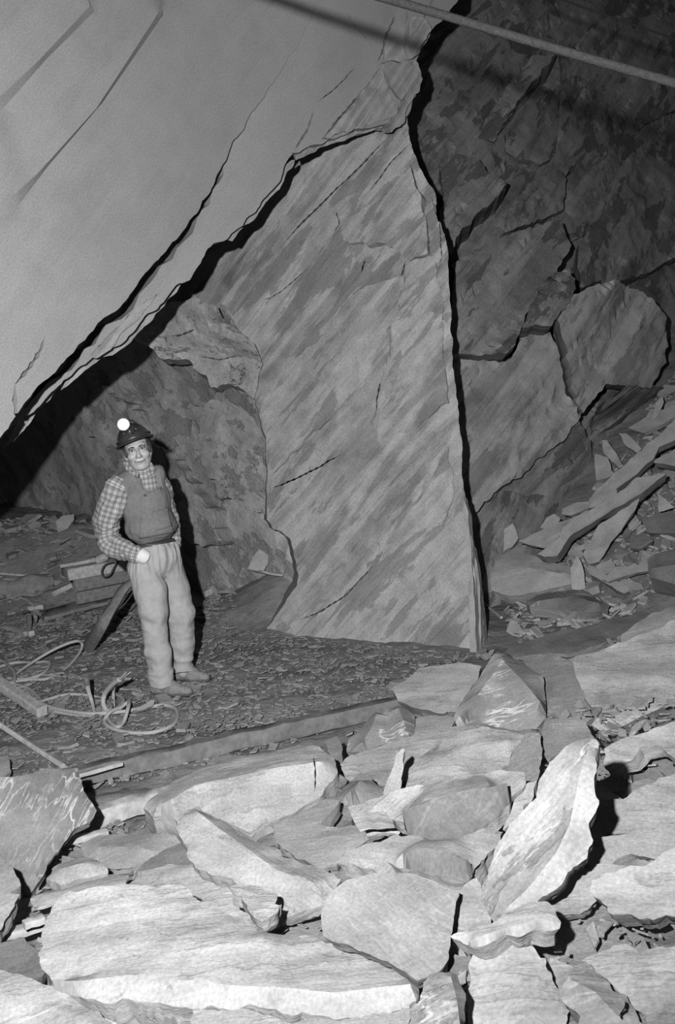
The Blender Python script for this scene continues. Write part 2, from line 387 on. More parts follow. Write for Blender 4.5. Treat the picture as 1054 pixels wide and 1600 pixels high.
# ground height (floor, debris against the alcove, apron at the pillar's foot, heap on the right)
_A, _B, _C = PZ(755, 930), PZ(1054, 962), PD(1054, 620, 10.5)
_hn = unit(np.cross(_B - _A, _C - _A)); _hn = _hn if _hn[2] > 0 else -_hn
_ap = PZ(415, 965)
def sstep(x, a, b): t = np.clip((x - a) / (b - a), 0, 1); return t * t * (3 - 2 * t)
def ground_h(x, y):
    x = np.asarray(x, float); y = np.asarray(y, float)
    h = 0.34 * sstep(y, 8.9, 10.6) * sstep(-x, -0.3, 0.6) + 0.34 * sstep(y, 9.5, 10.6) * sstep(-x, 1.2, 2.2)
    hp = _A[2] - ((x - _A[0]) * _hn[0] + (y - _A[1]) * _hn[1]) / _hn[2]
    hp = np.clip(hp, 0, 2.4) * sstep(x, 0.9, 1.5)
    h = np.maximum(h, hp)
    ap = 0.42 * np.exp(-(((x - _ap[0] - 0.35) / 0.75) ** 2 + ((y - _ap[1] - 0.25) / 0.55) ** 2))
    return np.maximum(h, ap)
def on_ground(px, py, lift=0.0):
    r = ray(px, py); t = np.linspace(2.5, 14, 1200); P = CAM + t[:, None] * r
    d = P[:, 2] - ground_h(P[:, 0], P[:, 1]) - lift; i = np.argmax(d < 0)
    return P[max(i, 1)]
gx, gy = np.meshgrid(np.arange(-7, 7.01, 0.065), np.arange(1.0, 13.01, 0.065))
gp = np.stack([gx.ravel(), gy.ravel(), np.zeros(gx.size)], 1)
gz = ground_h(gp[:, 0], gp[:, 1]) + 0.022 * fbm(gp * [2.2, 3.0, 1], 3, 4) + 0.012 * terrace(fbm(gp * [5, 7, 1], 9, 3), 3, 0.1)
gp[:, 2] = gz - 0.01
nx, ny = gx.shape[1], gx.shape[0]
fl = [(j * nx + i, j * nx + i + 1, (j + 1) * nx + i + 1, (j + 1) * nx + i) for j in range(ny - 1) for i in range(nx - 1)]
floor = tag(mesh_obj('floor', gp, fl, M['floor'], None, True, None, gp[:, :2], origin=(0, 0, 0)), kind='structure')

# overhanging cleavage plane on the left: two big layers, the nearer one breaking off along the dark crack
pB, nB = plane3((0, 690, 6.1), (0, 0, 6.0), (640, 190, 8.0))
RIGHT_EDGE = [(745, -120), (715, 0), (692, 28), (679, 44), (664, 70), (649, 94), (656, 108), (661, 123), (651, 140), (644, 163), (636, 185)]
EDGE_B = [(619, 187), (602, 192), (545, 207), (496, 224), (457, 239), (447, 261), (434, 286), (397, 330), (358, 370), (326, 390), (294, 434), (264, 461), (249, 476), (234, 493), (200, 533), (181, 541), (163, 549), (128, 574), (100, 595), (54, 645), (19, 667), (0, 692), (-60, 760), (-300, 985)]
slB = [([(678, 45), (664, 28), (672, 10), (690, -40)], 0.03), ([(594, 95), (597, 104), (609, 138), (627, 158), (625, 178)], 0.04), ([(640, 90), (633, 65), (634, 40), (640, 10)], 0.03),
       ([(590, 100), (604, 52), (617, 25), (610, 5)], 0.025), ([(592, 84), (572, 60), (553, 42), (535, 12)], 0.02), ([(572, 136), (545, 168), (500, 220)], 0.022), ([(491, 172), (481, 202), (460, 235)], 0.02),
       ([(628, 150), (641, 138), (650, 124)], 0.02), ([(612, 178), (636, 156), (650, 142)], 0.025), ([(555, 106), (525, 135), (497, 160)], 0.01), ([(640, 60), (655, 80)], 0.02), ([(356, 232), (336, 282), (312, 328), (282, 370), (236, 422), (200, 474), (166, 501), (129, 543), (91, 585), (65, 608), (41, 640)], 0.09)]
wall_left = slab('wall_left', M['roof'], [(-300, -320), (800, -320)] + RIGHT_EDGE + EDGE_B, pB, nB, 0.22, 0.075, 0.02, 0.012, 1.5, slits=slB, streak=0.75, stretch=6, seed=1, layers=3, taper=0.0, back=False, edge_step=0.03, sharp=28)
tag(wall_left, kind='structure')
def shifted(p0, n, k): return p0 + n * k
_a, _b, _c = (0, 690, 5.42), (0, 0, 5.62), (400, 170, 7.16)
pA, nA = plane3(_a, _b, _c)
EDGE_A = [(361, 225), (358, 232), (336, 279), (332, 290), (311, 324), (281, 366), (235, 418), (197, 470), (180, 485), (163, 497), (125, 539), (87, 581), (62, 604), (38, 638), (19, 662), (0, 688), (-60, 755), (-300, 975)]
slA = [([(72, 525), (66, 545), (48, 574), (26, 600)], 0.025), ([(26, 600), (24, 625), (28, 655)], 0.03)]
plateA = slab('rock_plate', M['roof'], [(-320, -330), (560, -330), (500, -60), (440, 90)] + EDGE_A, pA, nA, 0.16, 0.08, 0.012, 0.010, 1.2, slits=slA, streak=0.75, stretch=7, seed=2, parent=wall_left, layers=3, taper=0.0, back=False, edge_step=0.03, sharp=28,
              ridges=[([(0, 325), (60, 270), (150, 170), (250, 15)], 0.035), ([(0, 360), (75, 260), (160, 160), (260, 15)], 0.0), ([(-10, 160), (60, 95), (140, 10)], 0.035), ([(0, 175), (70, 95), (155, 10)], 0.0)])
# the nearer layer flattens out smoothly into the farther one where they are still joined
_me = plateA.data; _P = np.empty(len(_me.vertices) * 3); _me.vertices.foreach_get('co', _P); _P = _P.reshape(-1, 3) + pA
_g = (_P - pB) @ nB - (_P - pA) @ nA; _P = _P + nB * (0.5 * (_g + np.sqrt(_g * _g + 0.014)) - _g - 0.008)[:, None]
_me.vertices.foreach_set('co', (_P - pA).ravel()); _me.update(); _me.set_sharp_from_angle(angle=math.radians(28))
# thin leaves splitting off below the lip
for q, (out, k) in enumerate([
    ([(300, 425), (262, 470), (240, 495), (205, 535), (160, 560), (120, 590), (95, 610), (130, 560), (190, 515), (245, 455), (290, 410)], -0.16),
    ([(250, 456), (222, 492), (190, 520), (172, 545), (150, 560), (140, 557), (175, 520), (215, 480)], 0.02),
    ([(140, 545), (110, 590), (62, 640), (22, 690), (5, 700), (40, 640), (90, 585)], -0.22),
    ([(460, 250), (448, 275), (436, 295), (398, 340), (362, 376), (350, 372), (400, 318), (440, 262)], -0.12),
    ([(620, 196), (560, 210), (500, 232), (462, 250), (458, 238), (500, 222), (560, 203), (612, 186)], -0.10)]):
    slab('rock_leaf', M['edge'], out, shifted(pB, nB, k), nB, 0.05, 0.05, 0.012, 0.006, 3, streak=0.75, seed=30 + q, parent=wall_left, edge_step=0.025)
# broken steps where the layers meet above the pillar
for q, (out, k) in enumerate([
    ([(648, 96), (660, 112), (664, 124), (655, 140), (640, 165), (630, 190), (612, 205), (606, 200), (626, 170), (640, 140), (648, 120)], 0.06),
    ([(640, 30), (664, 28), (676, 46), (662, 72), (645, 92), (636, 70)], 0.10),
    ([(598, 100), (640, 96), (652, 122), (640, 140), (628, 155), (612, 138)], 0.07),
    ([(604, 60), (632, 62), (640, 92), (600, 98)], 0.04),
    ([(572, 138), (594, 106), (606, 140), (624, 162), (616, 182), (560, 198), (505, 218)], 0.035)]):
    slab('rock_leaf', M['edge'], out, shifted(pB, nB, k), nB, 0.12, 0.05, 0.02, 0.012, 5, streak=0.8, seed=40 + q, parent=wall_left, edge_step=0.025, ter=0.015)

# central pillar
pP, nP = plane3((740, 1010, 7.35), (440, 930, 8.2), (640, 190, 8.05))
PIL = [(634, 180), (639, 217), (647, 240), (654, 261), (666, 285), (674, 296), (679, 315), (681, 335), (693, 365), (701, 400), (705, 462), (707, 520), (708, 556), (717, 637), (722, 685), (725, 770), (733, 810), (738, 850), (742, 912), (744, 960), (746, 1060),
       (520, 1060), (395, 1040), (420, 980), (466, 915), (467, 900), (452, 841), (440, 830), (428, 827), (416, 812), (417, 760), (414, 684), (402, 647), (397, 618), (372, 605), (388, 572), (362, 522), (330, 497), (256, 478), (225, 440), (290, 300), (430, 160), (600, 110)]
PSL = [([(632, 405), (627, 447), (611, 523), (613, 556), (599, 590), (592, 628), (582, 663)], 0.022), ([(682, 414), (670, 447), (649, 476)], 0.016), ([(421, 763), (456, 751), (504, 727), (537, 708)], 0.016),
       ([(594, 846), (592, 874), (547, 926), (504, 955), (464, 969)], 0.016), ([(609, 212), (545, 276), (486, 335), (442, 382)], 0.022), ([(568, 405), (563, 426)], 0.02), ([(632, 408), (624, 435), (616, 430)], 0.016),
       ([(330, 392), (285, 440), (252, 474)], 0.018), ([(640, 222), (612, 250), (575, 300)], 0.012), ([(526, 330), (530, 352), (522, 362)], 0.012), ([(668, 300), (684, 345), (690, 400), (684, 420)], 0.012), ([(480, 420), (440, 455), (412, 470)], 0.01)]
wall_center = slab('wall_center', M['pillar'], PIL, pP, nP, 1.3, 0.05, 0.012, 0.022, 2.2, slits=PSL, ter=0.05, streak=0.83, stretch=5.5, seed=5, layers=5, taper=-0.02, back=False, edge_step=0.025, sharp=30, ext=unit(FWD - 0.12 * RGT),)
tag(wall_center, kind='structure')
for q, out in enumerate([[(724, 772), (731, 800), (737, 860), (741, 930), (744, 1020), (734, 1020), (733, 930), (729, 860), (724, 800)],
                         [(738, 850), (744, 880), (748, 915), (750, 950), (751, 1020), (744, 1022), (742, 930)], [(746, 900), (750, 930), (754, 955), (757, 1020), (751, 1022), (748, 950)]]):
    slab('rock_leaf', M['edge'], out, shifted(pP, nP, 0.02 - 0.08 * q), nP, 0.07, 0.04, 0.006, 0.008, 4, streak=1.5, seed=60 + q, parent=wall_center, edge_step=0.025)
for q, (out, k) in enumerate([  # plates still hanging on the pillar's face
    ([(632, 430), (612, 525), (613, 558), (598, 592), (560, 610), (470, 690), (425, 740), (414, 680), (405, 640), (470, 560), (560, 450)], 0.05),
    ([(680, 410), (692, 470), (696, 560), (702, 630), (685, 640), (620, 700), (590, 690), (602, 600), (616, 560), (614, 520), (632, 440), (665, 430)], 0.035),
    ([(530, 345), (560, 330), (600, 300), (640, 260), (655, 300), (666, 350), (668, 395), (640, 405), (600, 380), (560, 380), (535, 372)], 0.05),
    ([(440, 770), (520, 735), (590, 745), (640, 700), (702, 690), (708, 780), (690, 820), (600, 850), (590, 876), (540, 925), (480, 950), (470, 905), (455, 845), (425, 800)], 0.03)]):
    slab('rock_plate', M['pillar'], out, shifted(pP, nP, k - 0.01), nP, 0.2, 0.05, 0.02, 0.02, 2.4, streak=0.83, stretch=5, ter=0.035, seed=70 + q, parent=wall_center, edge_step=0.025, back=False)
slab('rock_plate', M['edge'], [(428, 826), (445, 832), (455, 843), (468, 900), (470, 925), (440, 915), (432, 870)], shifted(pP, nP, 0.03), unit(nP + np.array([-0.8, 0, 0])), 0.2, 0.05, 0.01, 0.01, 4, streak=1.2, seed=79, parent=wall_center)

# alcove behind the man
pK, nK = plane3((410, 830, 8.8), (100, 850, 11.8), (250, 500, 9.6))
wall_back = slab('wall_back', M['back'], [(-420, 250), (250, 250), (300, 400), (370, 500), (405, 600), (418, 700), (428, 830), (470, 905), (495, 985), (-420, 960)], pK, nK, 0.3, 0.085, 0.02, 0.10, 0.9, ter=0.10, streak=-0.5, stretch=2.0, seed=7, back=False, layers=1, sharp=30,
                 slits=[([(325, 777), (340, 782), (358, 779)], 0.03), ([(262, 527), (280, 524), (302, 516)], 0.03), ([(370, 608), (345, 604), (318, 602)], 0.02)])
tag(wall_back, kind='structure')
for q, (out, k) in enumerate([([(150, 600), (205, 640), (225, 690), (290, 740), (330, 800), (350, 850), (300, 850), (240, 800), (180, 760), (150, 700), (120, 650)], 0.10),
                              ([(285, 640), (372, 612), (402, 640), (414, 690), (416, 800), (380, 790), (330, 740), (300, 690)], 0.12)]):
    slab('rock_plate', M['back'], out, shifted(pK, nK, k), unit(nK + np.array([0.1, 0, 0.12])), 0.25, 0.06, 0.05, 0.05, 1.8, ter=0.05, streak=-0.4, stretch=2.2, seed=80 + q, parent=wall_back, back=False, edge_step=0.03)
pQ, nQ = plane3((225, 515, 8.75), (385, 590, 8.45), (310, 480, 8.40))
slab('rock_plate', M['roughpale'], [(205, 520), (235, 470), (330, 470), (380, 520), (405, 572), (400, 625), (374, 608), (330, 602), (290, 568), (250, 556), (222, 538)], pQ, nQ, 0.3, 0.045, 0.04, 0.06, 2.4, ter=0.08, streak=-0.3, stretch=2.5, seed=83, parent=wall_back, back=False, edge_step=0.03, ext=FWD,
     slits=[([(262, 527), (280, 524), (302, 516)], 0.02), ([(300, 560), (330, 566), (372, 562)], 0.012)])

# right wall
pR, nR = plane3((740, 830, 8.9), (730, 300, 10.4), (1054, 600, 11.6))
wall_right = slab('wall_right', M['right'], [(560, -260), (1320, -260), (1320, 900), (1150, 960), (690, 960), (600, 500)], pR, nR, 0.3, 0.075, 0.02, 0.05, 1.3, ter=0.12, streak=0.6, stretch=5, seed=9, back=False, layers=1, sharp=28,
                  slits=[([(866, 86), (840, 118), (809, 157), (790, 190), (772, 218)], 0.06), ([(846, 118), (826, 140), (806, 152)], 0.04), ([(906, 600), (912, 630), (922, 660), (928, 700), (930, 748)], 0.05), ([(880, 560), (893, 585), (905, 600)], 0.025), ([(897, 255), (880, 280), (876, 330)], 0.03)])
tag(wall_right, kind='structure')
FR = {0: ((715, 650, 8.75), (900, 620, 9.45), (800, 740, 8.8)), 1: ((880, 470, 9.5), (1040, 500, 10.35), (960, 600, 9.65)), 2: ((750, 800, 8.85), (920, 645, 9.5), (880, 800, 9.95)), 3: ((940, 640, 10.0), (1030, 605, 10.5), (1000, 680, 11.2)),
      10: ((710, 500, 8.85), (880, 400, 9.9), (800, 545, 8.95)), 7: ((700, 300, 9.5), (780, 280, 9.9), (710, 380, 9.3)), 9: ((880, 425, 9.6), (830, 500, 9.0), (900, 460, 9.5))}
for q, (out, k, dn) in enumerate([
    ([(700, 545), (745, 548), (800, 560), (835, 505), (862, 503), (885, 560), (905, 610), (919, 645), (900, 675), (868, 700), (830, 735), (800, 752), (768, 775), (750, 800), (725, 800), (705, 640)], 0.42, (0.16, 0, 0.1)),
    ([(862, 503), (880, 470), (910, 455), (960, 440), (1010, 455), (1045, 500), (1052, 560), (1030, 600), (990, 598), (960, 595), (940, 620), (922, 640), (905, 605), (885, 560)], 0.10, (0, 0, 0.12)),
    ([(730, 800), (750, 800), (768, 775), (830, 735), (900, 675), (920, 645), (930, 740), (925, 770), (870, 805), (800, 825), (735, 850)], 0.30, (0, 0, -1.3)),
    ([(940, 620), (962, 597), (1030, 600), (1040, 640), (1000, 680), (945, 700), (932, 720), (924, 660)], 0.12, (0, 0, -1.1)),
    ([(828, 283), (895, 257), (880, 279), (876, 330), (844, 342), (785, 365), (797, 326)], 0.10, (0.1, 0, -0.1)),
    ([(772, 218), (809, 157), (866, 86), (832, 88), (790, 140), (755, 190), (748, 215)], 0.16, (-0.2, 0, 0)),
    ([(791, 196), (845, 130), (875, 160), (872, 240), (850, 255), (815, 245), (795, 232)], 0.06, (0.1, 0, 0)),
    ([(690, 262), (718, 236), (750, 244), (770, 271), (789, 287), (770, 314), (718, 361), (703, 398), (690, 373)], 0.16, (-0.1, 0, 0.1)),
    ([(876, 346), (915, 251), (954, 220), (946, 275), (923, 353), (895, 377)], 0.10, (-0.1, 0, 0.1)),
    ([(872, 420), (891, 418), (903, 448), (899, 463), (860, 507), (821, 507), (844, 452)], 0.22, (0, 0, 0.1)),
    ([(705, 420), (760, 380), (830, 360), (876, 346), (893, 380), (870, 425), (840, 455), (818, 510), (790, 556), (740, 546), (702, 556)], 0.10, (0, 0, 0.12)),
    ([(930, 330), (975, 250), (1054, 180), (1120, 160), (1130, 330), (1060, 400), (1000, 430), (940, 440), (905, 450), (900, 400)], 0.12, (0, 0, 0.1)),
    ([(880, 60), (960, 20), (1080, 10), (1090, 150), (1000, 200), (925, 220), (880, 160)], 0.08, (0, 0, -0.1))]):
    qp, qn = plane3(*FR[q]) if q in FR else (shifted(PP(*np.mean(out, 0), pR, nR), nR, k + .08), unit(nR + np.array(dn)))
    slab('rock_plate', M['pillar' if q < 2 else 'right'], out, qp, qn, 0.6, ext=unit(FWD + .1 * RGT), res=0.06, jit=0.02, disp=0.04, dscale=2.0, ter=0.10, streak=0.62 if q != 2 else 0.5, stretch=5, seed=90 + q, parent=wall_right, back=False, edge_step=0.03)  # first two blocks: lit faces put into the colour by the lighter pillar rock
# ---------------------------------------------------------------- front pile
_cp = [(0, 1270, .05), (200, 1300, .06), (330, 1215, .05), (540, 1180, .10), (620, 1110, .02), (760, 1040, .08), (900, 1045, .22), (900, 990, -.03), (800, 965, -.12), (960, 950, -.03), (1054, 965, .50), (1100, 1100, .62), (900, 1150, .36), (700, 1150, .22), (450, 1280, .2),
       (200, 1400, .2), (0, 1450, .2), (350, 1480, .35), (600, 1400, .4), (850, 1300, .5), (1054, 1250, .66), (1054, 1450, .70), (850, 1500, .62), (600, 1580, .52), (200, 1600, .42), (0, 1600, .36), (500, 1900, .5), (1054, 1900, .6), (0, 1900, .4),
       (-300, 1300, .05), (-300, 1600, .35), (1400, 1100, .7), (1400, 1500, .8),
       (0, 1130, -.15), (300, 1110, -.15), (560, 1050, -.15), (760, 985, -.12), (900, 960, -.05), (1000, 925, -.08), (1150, 915, .0), (-300, 1130, -.15), (800, 900, -.2), (1054, 860, -.25), (1250, 820, -.25), (1400, 780, -.3)]
_cx = np.array([PZ(a, b, h) for a, b, h in _cp]); _D = np.linalg.norm(_cx[:, None, :2] - _cx[None, :, :2], axis=2)
_wt = np.linalg.solve(np.block([[_D + 0.02 * np.eye(len(_cx)) * -1, np.ones((len(_cx), 1))], [np.ones((1, len(_cx))), np.zeros((1, 1))]]), np.append(_cx[:, 2], 0))
def pile_h(x, y):
    q = np.stack([np.ravel(x), np.ravel(y)], 1); D = np.linalg.norm(q[:, None] - _cx[None, :, :2], axis=2)
    return np.clip(D @ _wt[:-1] + _wt[-1], -0.2, 0.95).reshape(np.shape(x))
def surf_h(x, y): return np.maximum(pile_h(x, y), ground_h(x, y))
def on_pile(px, py, lift=0.0):
    r = ray(px, py); t = np.linspace(1.4, 12, 1500); P = CAM + t[:, None] * r
    d = P[:, 2] - surf_h(P[:, 0], P[:, 1]) - lift; i = np.argmax(d < 0); i = max(i, 1)
    f = d[i - 1] / (d[i - 1] - d[i] + 1e-9); return P[i - 1] + (P[i] - P[i - 1]) * f
mx, my = np.meshgrid(np.arange(-3.2, 3.4, 0.04), np.arange(1.0, 7.2, 0.04)); mp_ = np.stack([mx.ravel(), my.ravel(), np.zeros(mx.size)], 1)
mh = pile_h(mp_[:, 0], mp_[:, 1])
mp_[:, 2] = mh - 0.035 + (0.03 * fbm(mp_ * [4, 4, 1], 31, 4) + 0.03 * terrace(fbm(mp_ * [3, 5, 1], 37, 3), 2.5, 0.1)) * np.clip(mh * 8 + 0.5, 0, 1)
nx, ny = mx.shape[1], mx.shape[0]; keep = (mh > -0.06)
fl = [f for j in range(ny - 1) for i in range(nx - 1) for f in [(j * nx + i, j * nx + i + 1, (j + 1) * nx + i + 1, (j + 1) * nx + i)] if keep[list(f)].all()]
us = sorted({i for f in fl for i in f}); mpx = {i: k for k, i in enumerate(us)}
mound = tag(mesh_obj('rubble_mound', mp_[us], [tuple(mpx[i] for i in f) for f in fl], M['mound'], None, True, 40, mp_[us][:, :2], origin=(0, 0, 0)), 'dusty mound of fine slate rubble under the big foreground slabs', 'rubble', kind='stuff')

def stone(name, label, outline, tilt=0.15, side=0.0, lift=0.05, thick=0.07, mat='pale', ridges=(), streak=0.3, jit=0.012, disp=0.008, slits=(), ter=0.010, seed=None, cat='stone', ground=None, d=None, res=None, taper=0.02, n=None, group=None, stretch=3.0, two=None):
    """lies on the pile (or on GROUND) where the photograph shows it; TILT leans its face to the camera, SIDE to the right"""
    at = ground or on_pile; O = np.array(outline, float); c = O.mean(0)
    P = np.array([at(min(max(q[0], -80), 1130), min(q[1], 1640)) for q in O]); m = P.mean(0)
    p0 = at(min(max(c[0], -60), 1120), min(c[1], 1640), lift) if d is None else PD(c[0], c[1], d)
    toc = unit(CAM - p0)
    if n is None:
        e = 0.12; fh = surf_h
        gxx = float(fh(p0[0] + e, p0[1]) - fh(p0[0] - e, p0[1])) / (2 * e); gyy = float(fh(p0[0], p0[1] + e) - fh(p0[0], p0[1] - e)) / (2 * e)
        nb = unit((-gxx * 0.7, -gyy * 0.7, 1)); n = unit(nb * (1 - tilt) + toc * tilt + RGT * side)
    dist = np.linalg.norm(p0 - CAM); r = res or max(0.016, 0.0065 * dist)
    if seed is None: seed = (len(label) * 7 + int(c[0]) * 3 + int(c[1])) % 900
    o = slab(name, M[mat], outline, p0, unit(n), thick, r, jit, disp, 6.0, ridges, slits, ter, streak, stretch, seed, None, 3, taper, True, r * 0.6, 34, two=(M[two[0]], two[1], two[2]) if two else None)
    return tag(o, label, cat, group, 'thing')
S = stone
L_, B_, H_, R_ = 'slate_slab', 'slate_block', 'slate_shard', 'slate_rock'
